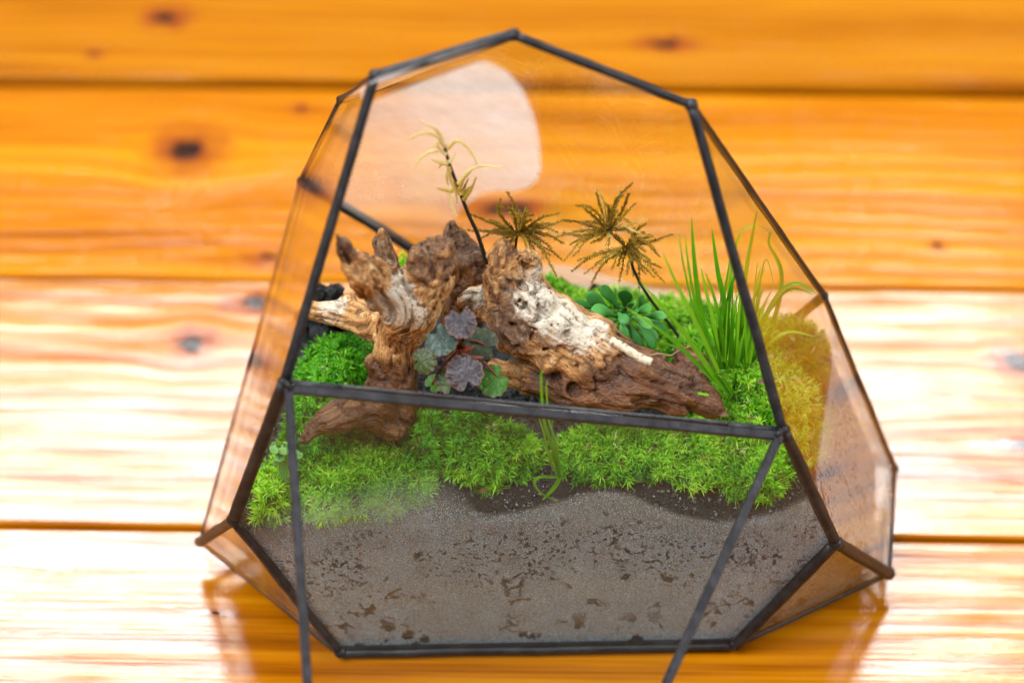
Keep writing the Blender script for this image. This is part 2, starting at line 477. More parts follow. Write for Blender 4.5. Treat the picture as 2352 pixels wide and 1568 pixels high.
dq = np.array([DQ[k] for k in ('HL', 'UL', 'A', 'UR', 'HR')])
V, F = slab(dq.mean(0) + (dq - dq.mean(0)) * .995 + nd_ * .8, nd_, 1.6)
door = mk('door', V, F, G_GLASS, ter); door['label'] = 'hinged five-sided glass door hanging open in front'
flatbar(DQ['HL'] - u * .6, DQ['HR'] + u * .6, 1.1, 1.0, nd_, 'hinge_rail', door)
for a, b in (('HL', 'UL'), ('UL', 'A'), ('A', 'UR'), ('UR', 'HR')): flatbar(DQ[a], DQ[b], 1.12, 1.05, nd_, 'door_bar', door)
for e, sgn in (('HL', 1), ('HR', -1)):
    a = DQ[e] + u * sgn * 1.0 + np.array([0, 1.5, .7]); V, F = tube([a, a + u * sgn * 6, a + u * sgn * 12], .8, 10)
    mk('hinge_tube', V, F, G_LEAD, ter, smooth=True)
    V, F = tube(catmull([PT[e] + np.array([0, 0, 1.2]), PT[e] + np.array([sgn * .6, -2.2, 1.5]), DQ[e] + np.array([sgn * .6, -.6, 1.4]), DQ[e] + np.array([0, -.8, -.8])], 10), .55, 8)
    mk('hinge_wire', V, F, G_LEAD, ter, smooth=True)

# ------------------------------------------------------------------ condensation and pale films on the panes
def mat_mist(name, col, trl, spots, maxa, droplet=1.9, gloss=.10):
    m = N(name); p = m.pos()
    a = m.attr('mist').outputs['Fac']
    n1 = m.noise(p, .16, 3); n2 = m.noise(p, .7, 3)
    a = m.math('MULTIPLY', a, m.math('MULTIPLY_ADD', n1, .5, .72))
    if spots:
        # runs and cleared patches where drops have slid or grains touch the glass
        w1 = m.noise(p, .16, 2.5, .5, .8); wm = m.noise(m.vmath('ADD', p, (31, 7, 3)), .11, 2)
        z1 = m.math('MULTIPLY', m.smooth(m.math('ABSOLUTE', m.math('SUBTRACT', w1, .5)), .040, .022), m.smooth(wm, .54, .60))
        z2 = m.math('MULTIPLY', m.smooth(m.noise(m.vmath('ADD', p, (5, 17, 9)), .75, 1.5), .575, .61), m.smooth(m.noise(p, .09, 1), .42, .55))
        vs = m.n('TexVoronoi', feature='F1'); m.put(vs.inputs['Vector'], m.vmath('ADD', p, m.vmath('MULTIPLY', m.n('TexNoise', i_Vector=p, i_Scale=.35).outputs['Color'], (5, 5, 5)))); vs.inputs['Scale'].default_value = .13
        z3 = m.smooth(vs.outputs['Distance'], .30, .22)
        rn = m.attr('runs'); zz = m.n('SeparateXYZ', i_0=rn.outputs['Vector'])
        z = m.math('MAXIMUM', m.math('MULTIPLY', z1, zz.outputs[0]), m.math('MAXIMUM', m.math('MULTIPLY', z2, zz.outputs[1]), m.math('MULTIPLY', z3, zz.outputs[2])))
        a = m.math('MULTIPLY', a, m.math('SUBTRACT', 1.0, m.math('MULTIPLY', z, .9)))
    vo = m.n('TexVoronoi', feature='F1'); m.put(vo.inputs['Vector'], p); vo.inputs['Scale'].default_value = droplet
    drop = m.smooth(vo.outputs['Distance'], .55, .1)
    nrm = m.bump(drop, 1.0, .0020)
    a = m.math('MINIMUM', m.math('MULTIPLY', a, m.math('MULTIPLY_ADD', drop, .55, .62)) if spots else a, maxa)
    c = m.mix(m.smooth(m.noise(p, 2.4, 2), .38, .62), tuple(x * .55 for x in col), tuple(min(.95, x * 1.25) for x in col))
    c = m.mix(m.smooth(n2, .3, .75), c, col) if spots else m.mix(n1, tuple(x * .9 for x in col), col)
    df = m.n('BsdfDiffuse', i_Color=c); tl = m.n('BsdfTranslucent', i_Color=c)
    sh = m.mixs(trl, df.outputs[0], tl.outputs[0])
    gl = m.n('BsdfGlossy', i_Color=(.9, .95, 1), i_Roughness=.12, i_Normal=nrm)
    sh = m.mixs(gloss, sh, gl.outputs[0])
    tr = m.n('BsdfTransparent')
    return m.done(m.mixs(a, tr.outputs[0], sh))
def film(pane, poly_px, fn, mat, step=2.5, off=1.5, nm='condensation', edge=0):
    """a mist or pale film on the inner face of a pane; poly_px is its outline, fn gives its density"""
    c, n = PLN[pane]; ci = c - n * off
    P = np.array(poly_px, float)
    bm = bmesh.new()
    W3 = np.array([onplane(x, y, ci, n) for x, y in P])
    e1 = unit(W3[1] - W3[0]); e2 = np.cross(n, e1)
    vs = [bm.verts.new(q) for q in W3]
    bm.faces.new(vs)
    for ax, (lo, hi) in ((e1, (min((W3 - ci) @ e1), max((W3 - ci) @ e1))), (e2, (min((W3 - ci) @ e2), max((W3 - ci) @ e2)))):
        for q in np.arange(lo + step * .8, hi, step):
            bmesh.ops.bisect_plane(bm, geom=bm.verts[:] + bm.edges[:] + bm.faces[:], plane_co=Vector(ci + ax * q), plane_no=Vector(ax), dist=1e-4)
    bm.verts.index_update()
    V = np.array([v.co[:] for v in bm.verts]); F = [[v.index for v in f.verts] for f in bm.faces]; bm.free()
    d = V - CAM; sx = PW / 2 + FPX * (d @ RT) / (d @ FW); sy = PH / 2 - FPX * (d @ UP) / (d @ FW)
    A, R_ = fn(sx, sy, V)
    if edge:
        dm = np.full(len(V), 1e9)
        for i in range(len(P)):
            a_, b_ = P[i - 1], P[i]; ab = b_ - a_; q = np.stack([sx, sy], 1) - a_
            t_ = np.clip((q @ ab) / (ab @ ab), 0, 1); dm = np.minimum(dm, np.linalg.norm(q - t_[:, None] * ab, axis=1))
        A = A * sstep(dm + 1.5 * vnoise(V / 6.), -1, edge)
    return mk(nm, V, F, mat, POBJ[pane], attrs={'mist': A, 'runs': R_}, kind='stuff')
def sstep(x, a, b):
    t = np.clip((x - a) / (b - a), 0, 1); return t * t * (3 - 2 * t)
M_FRONT = mat_mist('mist_front', (.56, .72, .97), .25, True, .86, gloss=.30)
M_SIDE = mat_mist('mist_side', (.72, .78, .90), .3, True, .93, gloss=.15)
M_BACK = mat_mist('pale_film_back', (.93, .90, .88), .6, False, .9, gloss=.03)  # pale translucent film for the rear and top panes
# height of the mist on the lower front pane, as the wavy line in the picture
LX = [540, 620, 700, 800, 900, 1000, 1050, 1120, 1200, 1300, 1350, 1400, 1450, 1500, 1560, 1640, 1720, 1800, 1860, 1930]
LY = [1290, 1250, 1205, 1190, 1160, 1152, 1172, 1182, 1172, 1145, 1130, 1125, 1135, 1158, 1180, 1196, 1190, 1170, 1140, 1120]
def f_front(sx, sy, V):
    ly = np.interp(sx, LX, LY)
    hard = sstep(sx, 1020, 1120)
    A = sstep(sy, ly - 4 - 90 * (1 - hard), ly + 8 + 40 * (1 - hard)) * (.70 + .18 * sstep(sy, ly, ly + 150)) + .02 * sstep(sy, 930, 1000)
    return A, np.stack([sstep(sy, ly + 60, ly + 130) * sstep(sy, 1475, 1440), sstep(sy, ly + 20, ly + 60) * sstep(sy, ly + 210, ly + 130), sstep(sy, 1385, 1440)], 1)
film('front', [(655, 885), (540, 1196), (790, 1503), (1680, 1487), (1912, 1245), (1795, 995)], f_front, M_FRONT, step=1.3)
def f_right(sx, sy, V):
    bx = np.interp(sy, [700, 760, 850, 960, 1060, 1100, 1250], [1900, 1906, 1908, 1890, 1876, 1872, 1870])
    return sstep(sx, bx - 2, bx + 6) * (.78 + .15 * sstep(sy, 900, 1200)), np.stack([sstep(sy, 1020, 1150), sstep(sy, 900, 950) * .7, sx * 0], 1)
film('right', [(1893, 690), (1850, 1100), (1916, 1240), (2038, 1310), (2050, 1078)], f_right, M_SIDE, step=1.6)
film('lowright', [(1916, 1254), (1700, 1484), (2034, 1314)], lambda x, y, V: (np.full(len(x), .8), np.tile([1., .6, .3], (len(x), 1))), mat_mist('mist_low', (.72, .64, .58), .3, True, .9, gloss=.14))
film('lowleft', [(540, 1205), (466, 1246), (776, 1500)], lambda x, y, V: (np.full(len(x), .45), np.tile([.3, .0, .0], (len(x), 1))), mat_mist('mist_lowl', (.55, .40, .28), .35, True, .8))
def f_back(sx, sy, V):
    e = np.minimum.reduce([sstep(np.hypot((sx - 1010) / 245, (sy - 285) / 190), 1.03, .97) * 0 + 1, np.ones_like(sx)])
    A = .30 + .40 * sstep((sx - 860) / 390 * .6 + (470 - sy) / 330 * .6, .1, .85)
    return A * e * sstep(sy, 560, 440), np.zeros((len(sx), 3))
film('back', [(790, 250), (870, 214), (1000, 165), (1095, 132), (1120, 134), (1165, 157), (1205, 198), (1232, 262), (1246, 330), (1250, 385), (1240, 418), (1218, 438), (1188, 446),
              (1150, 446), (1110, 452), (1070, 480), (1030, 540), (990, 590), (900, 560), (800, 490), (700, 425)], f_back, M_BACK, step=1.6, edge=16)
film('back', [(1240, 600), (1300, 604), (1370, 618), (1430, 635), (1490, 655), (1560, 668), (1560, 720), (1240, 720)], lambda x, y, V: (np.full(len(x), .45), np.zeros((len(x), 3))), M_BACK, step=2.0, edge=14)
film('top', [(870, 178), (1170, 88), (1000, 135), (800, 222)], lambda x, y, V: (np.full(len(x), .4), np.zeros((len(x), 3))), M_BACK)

# real drops clinging to the mist
m = N('water_drop')
M_DROP = m.done(m.mixs(.30, m.n('BsdfTransparent', i_Color=(.85, .85, .85)).outputs[0], m.n('BsdfGlossy', i_Color=(1, 1, 1), i_Roughness=.08).outputs[0]))
def drops(pane, poly_px, fn, count, rmin, rmax):
    c, n = PLN[pane]; B = Bag()
    P = np.array(poly_px); mn, mx = P.min(0), P.max(0)
    e1 = unit(np.cross(n, [0, 0, 1])); e2 = np.cross(e1, n)
    ring = [(1, 0), (.8, .45), (.4, .8)]
    k = 0
    while k < count:
        x, y = RNG.uniform(mn, mx)
        ins = False; j = len(P) - 1
        for i in range(len(P)):
            if (P[i][1] > y) != (P[j][1] > y) and x < (P[j][0] - P[i][0]) * (y - P[i][1]) / (P[j][1] - P[i][1]) + P[i][0]: ins = not ins
            j = i
        if not ins or RNG.random() > fn(x, y): continue
        k += 1
        q = onplane(x, y, c - n * 1.12, n); r = rmin + (rmax - rmin) * RNG.random() ** 3
        V = []
        for s, hgt in ring:
            for i in range(6):
                a = i * math.pi / 3; V.append(q + (e1 * math.cos(a) + e2 * math.sin(a) * 1.2) * r * s - n * r * hgt * .7)
        V.append(q - n * r * .65)
        F = [[l * 6 + i, l * 6 + (i + 1) % 6, (l + 1) * 6 + (i + 1) % 6, (l + 1) * 6 + i] for l in range(2) for i in range(6)] + [[12 + i, 12 + (i + 1) % 6, 18] for i in range(6)]
        B.add(V, F)
    B.mk('droplets', M_DROP, POBJ[pane], smooth=True, kind='stuff')
drops('front', [(545, 1200), (790, 1500), (1680, 1485), (1905, 1240), (1850, 1120), (700, 1160)], lambda x, y: float(sstep(y, np.interp(x, LX, LY) + 30, np.interp(x, LX, LY) + 90)) * (.35 + .65 * (vnoise(np.array([x / 60, y / 60, 1.])) > -.2)), 2800, .10, .30)
drops('right', [(1900, 800), (1890, 1100), (1925, 1235), (2036, 1300), (2046, 1080)], lambda x, y: float(sstep(x, 1890, 1930)), 700, .1, .32)

# ------------------------------------------------------------------ soil
def soilz(x, y):
    x = np.asarray(x, float); y = np.asarray(y, float)
    q = np.stack([x / 16, y / 16, x * 0], -1)
    return 49.5 + (y + 128) * .13 + fbm(q, 2) * 1.6 - 3 * sstep(y, -62, -45) - 7 * sstep(x, 66, 84) * sstep(y, -60, -90) * sstep(y, -123, -110)
bm = bmesh.new()
for k in PT:
    q = CEN + (PT[k] - CEN) * .945; q[2] = max(q[2], 4.2)
    bm.verts.new(q)
bmesh.ops.convex_hull(bm, input=bm.verts[:])
sl = math.atan(.15)
g = bmesh.ops.bisect_plane(bm, geom=bm.verts[:] + bm.edges[:] + bm.faces[:], plane_co=(0, -128, 49.5), plane_no=(0, -math.sin(sl), math.cos(sl)), clear_outer=True)
ed = [e for e in bm.edges if e.is_boundary]
bmesh.ops.holes_fill(bm, edges=ed)
top = [f for f in bm.faces if f.normal.z > .9 or all(v.co.z > 40 for v in f.verts)]
for ax in ((1, 0, 0), (0, 1, 0)):
    for q in np.arange(-130, 120, 3.0):
        bmesh.ops.bisect_plane(bm, geom=bm.verts[:] + bm.edges[:] + bm.faces[:], plane_co=Vector(ax) * q, plane_no=ax, dist=1e-3)
for v_ in bm.verts:
    pl = 49.5 + (v_.co.y + 128) * .15
    if abs(v_.co.z - pl) < .05: v_.co.z = float(soilz(v_.co.x, v_.co.y))
bm.normal_update(); bm.verts.index_update()
V = np.array([v.co[:] for v in bm.verts]); F = [[v.index for v in f.verts] for f in bm.faces]; bm.free()
m = N('black_soil'); p = m.pos()
n1 = m.noise(p, 1.1, 4); n2 = m.noise(p, .25, 3)
c = m.ramp(n1, [(.35, (.003, .003, .004)), (.6, (.008, .008, .010)), (.8, (.025, .025, .03))])
lay = m.smooth(m.math('ADD', m.n('SeparateXYZ', i_0=p).outputs[2], m.math('MULTIPLY', n2, 8)), 36, 26)
c = m.mix(lay, c, m.ramp(n1, [(.3, (.05, .033, .015)), (.6, (.14, .095, .048)), (.85, (.26, .19, .11))]))
M_SOIL = m.done(m.pbr(Base_Color=c, Roughness=.6, Normal=m.bump(n1, 1, .0015)))
mk('soil_bed', V, F, M_SOIL, base=(5, -85, 4), label='black granular soil filling the lower terrarium', cat='soil', kind='stuff')
# loose grains over the soil surface
def inside(P, inset=2.5, skip=()):
    ok = np.ones(len(P), bool)
    for k, (c, n) in PLN.items():
        if k in skip: continue
        ok &= ((P - c) @ n) < -inset
    return ok
PLN_OPEN = planefit(np.array([PT[n] for n in ('HL', 'UL', 'A', 'UR', 'HR')])); PLN['opening'] = PLN_OPEN
grain_bm = []
for s in range(6):
    V, F = blob((0, 0, 0), 1, 1, .5, (1, .8, .7), 0); V = V * (1 + .18 * np.random.default_rng(s).normal(size=V.shape)); grain_bm.append((V, F))
B = Bag()
GX = RNG.uniform(-85, 105, 26000); GY = RNG.uniform(-130, -30, 26000)
GP = np.stack([GX, GY, soilz(GX, GY)], 1); GP = GP[inside(GP, 2.6)]
for q in GP[:5000]:
    V, F = grain_bm[RNG.integers(6)]; a = RNG.uniform(0, 6.28); R_ = np.array([[math.cos(a), -math.sin(a), 0], [math.sin(a), math.cos(a), 0], [0, 0, 1]])
    B.add(V @ R_.T * RNG.uniform(.35, .95) + q + [0, 0, .1], F, tint=RNG.random())
m = N('grain'); f = m.attr('tint').outputs['Fac']
c = m.ramp(f, [(0, (.003, .003, .004)), (.7, (.010, .010, .012)), (.93, (.025, .025, .03)), (1, (.10, .09, .08))])
M_GRAIN = m.done(m.pbr(Base_Color=c, Roughness=.38))
B.mk('soil_grains', M_GRAIN, base=(5, -100, 48), label='loose black gravel grains over the soil surface', cat='gravel', kind='stuff')

# ------------------------------------------------------------------ driftwood (implicit surface, meshed by surface nets)
def surface_nets(Fg, org, h):
    ins = Fg < 0
    nx, ny, nz = Fg.shape
    cnt = np.zeros((nx - 1, ny - 1, nz - 1)); acc = np.zeros((nx - 1, ny - 1, nz - 1, 3))
    corners = [(a, b, c) for a in (0, 1) for b in (0, 1) for c in (0, 1)]
    sl = lambda a, n: slice(a, n - 1 + a)
    G = {c: Fg[sl(c[0], nx), sl(c[1], ny), sl(c[2], nz)] for c in corners}
    for c in corners:
        for ax in range(3):
            if c[ax]: continue
            d = list(c); d[ax] = 1; d = tuple(d)
            a, b = G[c], G[d]
            msk = (a < 0) != (b < 0)
            t = np.where(msk, a / np.where(msk, a - b, 1), 0)
            p = np.zeros(a.shape + (3,)); p[...] = c; p[..., ax] = t
            acc += np.where(msk[..., None], p, 0); cnt += msk
    act = cnt > 0
    ids = -np.ones(act.shape, int); ids[act] = np.arange(act.sum())
    I = np.argwhere(act)
    V = (I + acc[act] / cnt[act][:, None]) * h + org
    F = []
    for ax in range(3):
        o1, o2 = [(1, 2), (2, 0), (0, 1)][ax]
        A = ins[:-1] if ax == 0 else ins[:, :-1] if ax == 1 else ins[:, :, :-1]
        Bq = ins[1:] if ax == 0 else ins[:, 1:] if ax == 1 else ins[:, :, 1:]
        E = np.argwhere(A != Bq)
        E = E[(E[:, o1] > 0) & (E[:, o2] > 0) & (E[:, o1] < Fg.shape[o1] - 1) & (E[:, o2] < Fg.shape[o2] - 1)]
        flip = A[E[:, 0], E[:, 1], E[:, 2]]
        def cell(d1, d2):
            q = E.copy(); q[:, o1] -= d1; q[:, o2] -= d2
            return ids[q[:, 0], q[:, 1], q[:, 2]]
        Q = np.stack([cell(1, 1), cell(0, 1), cell(0, 0), cell(1, 0)], 1)
        Q[~flip] = Q[~flip][:, ::-1]
        F.append(Q)
    return V, np.concatenate(F)
def node(px, py, y, r): return at(px, py, y), r / 7.9
def wood_piece(name, chains, knobs, pits, label, tags, h=.54, k=2.0, rough=1.0):
    """chains: lists of (px, py, depth, radius px); knobs and pits: (px, py, depth, radius px)"""
    segs = []
    for ch in chains:
        nn = [node(*q) for q in ch]
        acc = 0
        for (a, ra), (b, rb) in zip(nn[:-1], nn[1:]):
            segs.append((a, b, ra, rb, acc)); acc += np.linalg.norm(b - a)
    allp = np.array([s[0] for s in segs] + [s[1] for s in segs]); rm = max(max(s[2], s[3]) for s in segs)
    lo = allp.min(0) - rm - 4; hi = allp.max(0) + rm + 4
    hc = h * 5
    dc = np.ceil((hi - lo) / hc).astype(int) + 1
    Xc = np.stack(np.meshgrid(*[lo[i] + (np.arange(dc[i]) + .5) * hc for i in range(3)], indexing='ij'), -1)
    Dc = np.full(Xc.shape[:3], 99.)
    for a, b, ra, rb, _ in segs:
        ab = b - a; t = np.clip(((Xc - a) @ ab) / (ab @ ab), 0, 1)
        Dc = np.minimum(Dc, np.linalg.norm(Xc - a - t[..., None] * ab, axis=-1) - (ra + (rb - ra) * t))
    def hit(px, py, r, sink):
        d = ray(px, py); t = 480.0
        for _ in range(60):
            q = CAM + d * t; best = 99.
            for a, b, ra, rb, _a in segs:
                ab = b - a; u_ = min(1., max(0., ((q - a) @ ab) / (ab @ ab))); best = min(best, np.linalg.norm(q - a - u_ * ab) - (ra + (rb - ra) * u_))
            if best < .05: break
            t += max(best, .04)
            if t > 700: return at(px, py, -20)
        return q + d * r * sink
    knobs = [(hit(q[0], q[1], q[3] / 7.9, .42), q[3] / 7.9) for q in knobs]
    pits = [(hit(q[0], q[1], q[3] / 7.9, .15), q[3] / 7.9) for q in pits]
    for c, r in knobs: Dc = np.minimum(Dc, np.linalg.norm(Xc - c, axis=-1) - r)
    up_ = lambda M: M.repeat(5, 0).repeat(5, 1).repeat(5, 2)
    band = hc * .9 + 3.2
    near = up_((np.abs(Dc) < band) | ((Dc < 0) & (Dc > -band - 1.5)))
    D = np.where(up_(Dc) < 0, -9., 9.)
    Xn = lo + np.argwhere(near) * h
    Xw = Xn + np.stack([fbm(Xn / 8.0 + o, 2) for o in (0, 13, 29)], -1) * .85 * rough
    dn = np.full(len(Xn), 99.)
    for a, b, ra, rb, _ in segs:
        ab = b - a; t = np.clip(((Xw - a) @ ab) / (ab @ ab), 0, 1)
        d = np.sqrt((((Xw - a) - t[:, None] * ab) ** 2).sum(1)) - (ra + (rb - ra) * t)
        hh = np.maximum(k - np.abs(dn - d), 0) / k
        dn = np.minimum(dn, d) - hh * hh * k * .25
    # fibre direction: which segment rules, and position across it
    def grain(Q):
        g = np.zeros((len(Q), 3)); ws = np.zeros(len(Q)) + 1e-9
        for a, b, ra, rb, acc in segs:
            ab = b - a; L = np.linalg.norm(ab); tdir = ab / L
            al = (Q - a) @ tdir; t = np.clip(al / L, 0, 1)
            ds = np.linalg.norm(Q - a - (t * L)[:, None] * tdir, axis=1) / max(.5, (ra + rb) / 2)
            wgt = np.exp(-ds * 4.0)
            s, u2 = frame(tdir, np.array([.13, -.5, .86])); rel = Q - a
            tw = al * .02
            cc, ss = rel @ s, rel @ u2
            g += wgt[:, None] * np.stack([(cc * np.cos(tw) - ss * np.sin(tw)) * .62, (cc * np.sin(tw) + ss * np.cos(tw)) * .62, (al + acc) * .085], 1); ws += wgt
        return g / ws[:, None]
    gr = grain(Xn)
    dn = dn + (1.05 * np.exp(-(fbm(gr * .75, 2) / .14) ** 2) - .34 + .35 * vnoise(gr * 1.7)) * rough - .40 * fbm(Xn / 3.0, 2) * rough
    for c, r in knobs:
        d = np.linalg.norm((Xn - c) * [1, .9, 1.05] + .10 * vnoise(Xn / 2.2)[:, None] * r, axis=1)
        hh = np.maximum(1.6 - np.abs(dn - (d - r)), 0) / 1.6
        dn = np.minimum(dn, d - r) - hh * hh * .4
        dn = np.maximum(dn, -(np.linalg.norm(Xn - (c + unit(CAM - c) * r * 1.15), axis=1) - r * .42))
    for c, r in pits:
        d = np.linalg.norm(Xn - c, axis=1) - r
        hh = np.maximum(1.0 - np.abs(dn + d), 0)
        dn = np.maximum(dn, -d) + hh * hh * .25
    D[near] = dn
    V, F = surface_nets(D, lo, h)
    gv = grain(V)
    A = {'grain': gv, 'groove': np.exp(-(fbm(gv * .75, 2) / .11) ** 2), 'bleach_glare': np.zeros(len(V)), 'bark_shade': np.zeros(len(V)), 'wet_shade': np.zeros(len(V))}
    for key, px, py, y, r, s in tags:
        c, r = node(px, py, y, r)
        A[key] = np.maximum(A[key], s * sstep(np.linalg.norm(V - c, axis=1), r, r * .35))
    o = mk(name, V, F, M_DRIFT, smooth=True, attrs=A, label=label, cat='driftwood', group='driftwood pieces')
    return o, V
M_DRIFT = mat_wood('driftwood')

STUMP, sv = wood_piece('driftwood', [
    [(900, 1010, -99, 50), (895, 930, -97, 60), (900, 850, -95, 46), (908, 795, -94, 41), (925, 735, -94, 50), (950, 692, -94, 57), (982, 645, -95, 48), (994, 602, -96, 38), (1008, 570, -97, 26)],
    [(968, 640, -97, 36), (963, 588, -98, 20)],
    [(940, 705, -96, 52), (885, 662, -99, 42), (845, 632, -102, 31), (812, 607, -105, 17), (790, 572, -107, 9.5), (775, 538, -109, 5)],
    [(855, 640, -103, 32), (838, 622, -107, 25)],
    [(890, 660, -92, 34), (884, 602, -89, 24), (877, 555, -87, 15), (876, 538, -87, 9)],
    [(895, 940, -101, 52), (860, 935, -105, 40), (800, 950, -109, 34), (750, 972, -112, 22), (712, 990, -114, 10), (698, 1010, -115, 4)],
    [(880, 950, -103, 40), (905, 985, -107, 24)],
    [(890, 750, -88, 34), (830, 735, -82, 30), (765, 717, -80, 22), (718, 712, -80, 17)],
    [(820, 725, -80, 24), (795, 690, -76, 15)]],
    [(858, 832, -100, 20), (1000, 640, -103, 15), (930, 880, -103, 16), (965, 622, 0, 17), (1022, 618, 0, 15), (990, 588, 0, 13), (1018, 575, 0, 12), (872, 650, 0, 9), (845, 655, 0, 8)], [(833, 612, -113, 19), (912, 812, -101, 5), (985, 655, -107, 6)] + [(945 + 9 * i, 652 + 5 * math.sin(i * 1.3), 0, 4.5) for i in range(11)] + [(978, 604, 0, 4), (1006, 592, 0, 3.5), (988, 572, 0, 6), (1012, 632, 0, 4), (948, 610, 0, 6), (900, 640, 0, 5), (880, 700, 0, 4), (790, 590, 0, 4), (878, 575, 0, 4)],
    'forked tan driftwood stump with upright prongs at left',
    [('bark_shade', 985, 590, -97, 90, .9), ('bark_shade', 1005, 560, -97, 60, .9), ('bleach_glare', 895, 680, -100, 95, .9), ('bleach_glare', 940, 730, -103, 70, .7), ('bleach_glare', 765, 712, -80, 60, .7), ('wet_shade', 870, 965, -103, 210, 1.2),
     ('wet_shade', 750, 985, -112, 140, 1.1), ('bark_shade', 870, 840, -97, 40, .5), ('bark_shade', 880, 570, -87, 75, .8), ('bark_shade', 785, 560, -107, 75, .9), ('wet_shade', 838, 612, -110, 20, .55)])
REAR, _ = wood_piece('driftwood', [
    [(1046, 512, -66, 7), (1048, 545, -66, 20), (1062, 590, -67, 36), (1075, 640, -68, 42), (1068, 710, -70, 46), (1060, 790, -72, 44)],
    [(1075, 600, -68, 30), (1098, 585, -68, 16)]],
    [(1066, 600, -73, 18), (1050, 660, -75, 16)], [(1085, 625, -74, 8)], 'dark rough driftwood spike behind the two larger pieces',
    [('bark_shade', 1060, 590, -67, 160, 1.1), ('wet_shade', 1065, 700, -70, 190, 1.2)])  # both tags also paint the shadow over this rear piece
rk = np.random.default_rng(3)
RK = [(1140 + 180 * q, 625 + 150 * q + rk.uniform(-45, 60), 0, rk.uniform(5, 12)) for q in rk.random(26)]
RP = [(1130 + 190 * q, 625 + 150 * q + rk.uniform(-40, 80), 0, rk.uniform(4, 9)) for q in rk.random(34)] + [(rk.uniform(1300, 1440), rk.uniform(770, 860), 0, rk.uniform(3, 6)) for _ in range(10)]
LOG, lv = wood_piece('driftwood', [
    [(1165, 640, -88, 50), (1200, 700, -90, 66), (1270, 762, -93, 70), (1365, 820, -97, 66), (1470, 862, -101, 52), (1570, 900, -104, 44), (1625, 926, -106, 26), (1645, 938, -107, 12)],
    [(1165, 625, -88, 40), (1150, 590, -88, 23), (1148, 566, -88, 15)],
    [(1195, 650, -88, 36), (1225, 622, -88, 19), (1224, 597, -88, 13), (1206, 586, -89, 13)],
    [(1570, 890, -101, 40), (1592, 850, -98, 34), (1574, 818, -97, 16), (1563, 806, -97, 9)],
    [(1165, 680, -88, 40), (1110, 690, -87, 30), (1082, 690, -87, 24), (1064, 700, -88, 16)],
    [(1190, 760, -94, 50), (1160, 720, -93, 40)],
    [(1140, 850, -92, 18), (1220, 865, -97, 30), (1320, 890, -101, 44), (1440, 900, -104, 42)]],
    [(1258, 826, -103, 26), (1272, 745, -103, 24), (1375, 762, -104, 32), (1215, 715, -99, 20), (1170, 680, -96, 18), (1205, 770, -103, 22), (1330, 735, -100, 14), (1410, 800, -106, 20), (1180, 720, -98, 18), (1235, 775, -104, 16),
     (1112, 715, -92, 17), (1300, 700, -96, 13), (1160, 755, -101, 17), (1345, 845, -107, 14), (1240, 690, -97, 14), (1200, 745, -102, 13)] + RK,
    [(1195, 652, -93, 9), (1320, 893, -110, 17), (1222, 733, -104, 7), (1180, 740, -102, 8), (1150, 700, -95, 8), (1250, 800, -106, 7), (1230, 755, -106, 6), (1190, 790, -104, 7)] + RP,
    'long knobbly driftwood log with bleached crest, glare painted in, sloping down to the right',
    [('bleach_glare', 1270, 690, -98, 120, .9), ('bleach_glare', 1340, 745, -102, 120, .95), ('bleach_glare', 1400, 785, -105, 80, .8), ('bleach_glare', 1200, 640, -92, 70, .4), ('bleach_glare', 1090, 680, -88, 50, .8), ('wet_shade', 1560, 910, -106, 260, 1.0), ('wet_shade', 1400, 910, -105, 140, 1.0), ('wet_shade', 1280, 900, -102, 110, .9), ('bark_shade', 1195, 730, -98, 150, .75),
     ('bark_shade', 1160, 600, -90, 70, .55), ('bark_shade', 1225, 600, -88, 40, .6)], rough=1.15)
# pale twig lying on the log
ta, tb = at(1402, 782, -109), at(1496, 834, -113)
t = np.linspace(0, 1, 14)[:, None]
path = ta + (tb - ta) * t + np.array([0, 0, 1]) * .25 * np.sin(t * 7)
V, F = tube(path, 1.12 + .10 * np.sin(np.arange(14) * 2.1), 12, .02)
m = N('pale_twig'); n1 = m.noise(m.vmath('MULTIPLY', m.obj(), (.8, .8, .8)), 1, 4)
c = m.ramp(n1, [(.35, (.16, .07, .03)), (.43, (.50, .40, .26)), (.7, (.66, .58, .43))])
mk('twig', V, F, m.done(m.pbr(Base_Color=c, Roughness=.6, Normal=m.bump(n1, .5, .0005))), smooth=True, label='short pale cut twig lying on the log', cat='twig')

# ------------------------------------------------------------------ moss
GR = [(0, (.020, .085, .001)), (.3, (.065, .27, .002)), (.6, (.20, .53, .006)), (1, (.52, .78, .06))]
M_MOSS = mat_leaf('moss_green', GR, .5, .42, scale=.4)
M_MOSSD = mat_leaf('moss_deep_green', [(0, (.012, .08, .001)), (.4, (.04, .24, .003)), (.75, (.11, .45, .006)), (1, (.27, .64, .03))], .5, .38, scale=.4)
M_MOSSY = mat_leaf('moss_yellow_green', [(0, (.02, .09, .001)), (.4, (.085, .28, .003)), (.75, (.23, .49, .012)), (1, (.56, .70, .10))], .5, .42, scale=.4)
m = N('moss_mound'); n1 = m.noise(m.obj(), .9, 4)
M_MOUND = m.done(m.pbr(Base_Color=m.ramp(n1, [(.3, (.02, .06, .004)), (.6, (.05, .15, .008)), (.8, (.10, .11, .02))]), Roughness=.8, Normal=m.bump(n1, 1, .001)))
M_DEAD = mat_leaf('withered_moss', [(0, (.10, .05, .012)), (.6, (.34, .25, .07)), (1, (.62, .58, .26))], .6, .3)
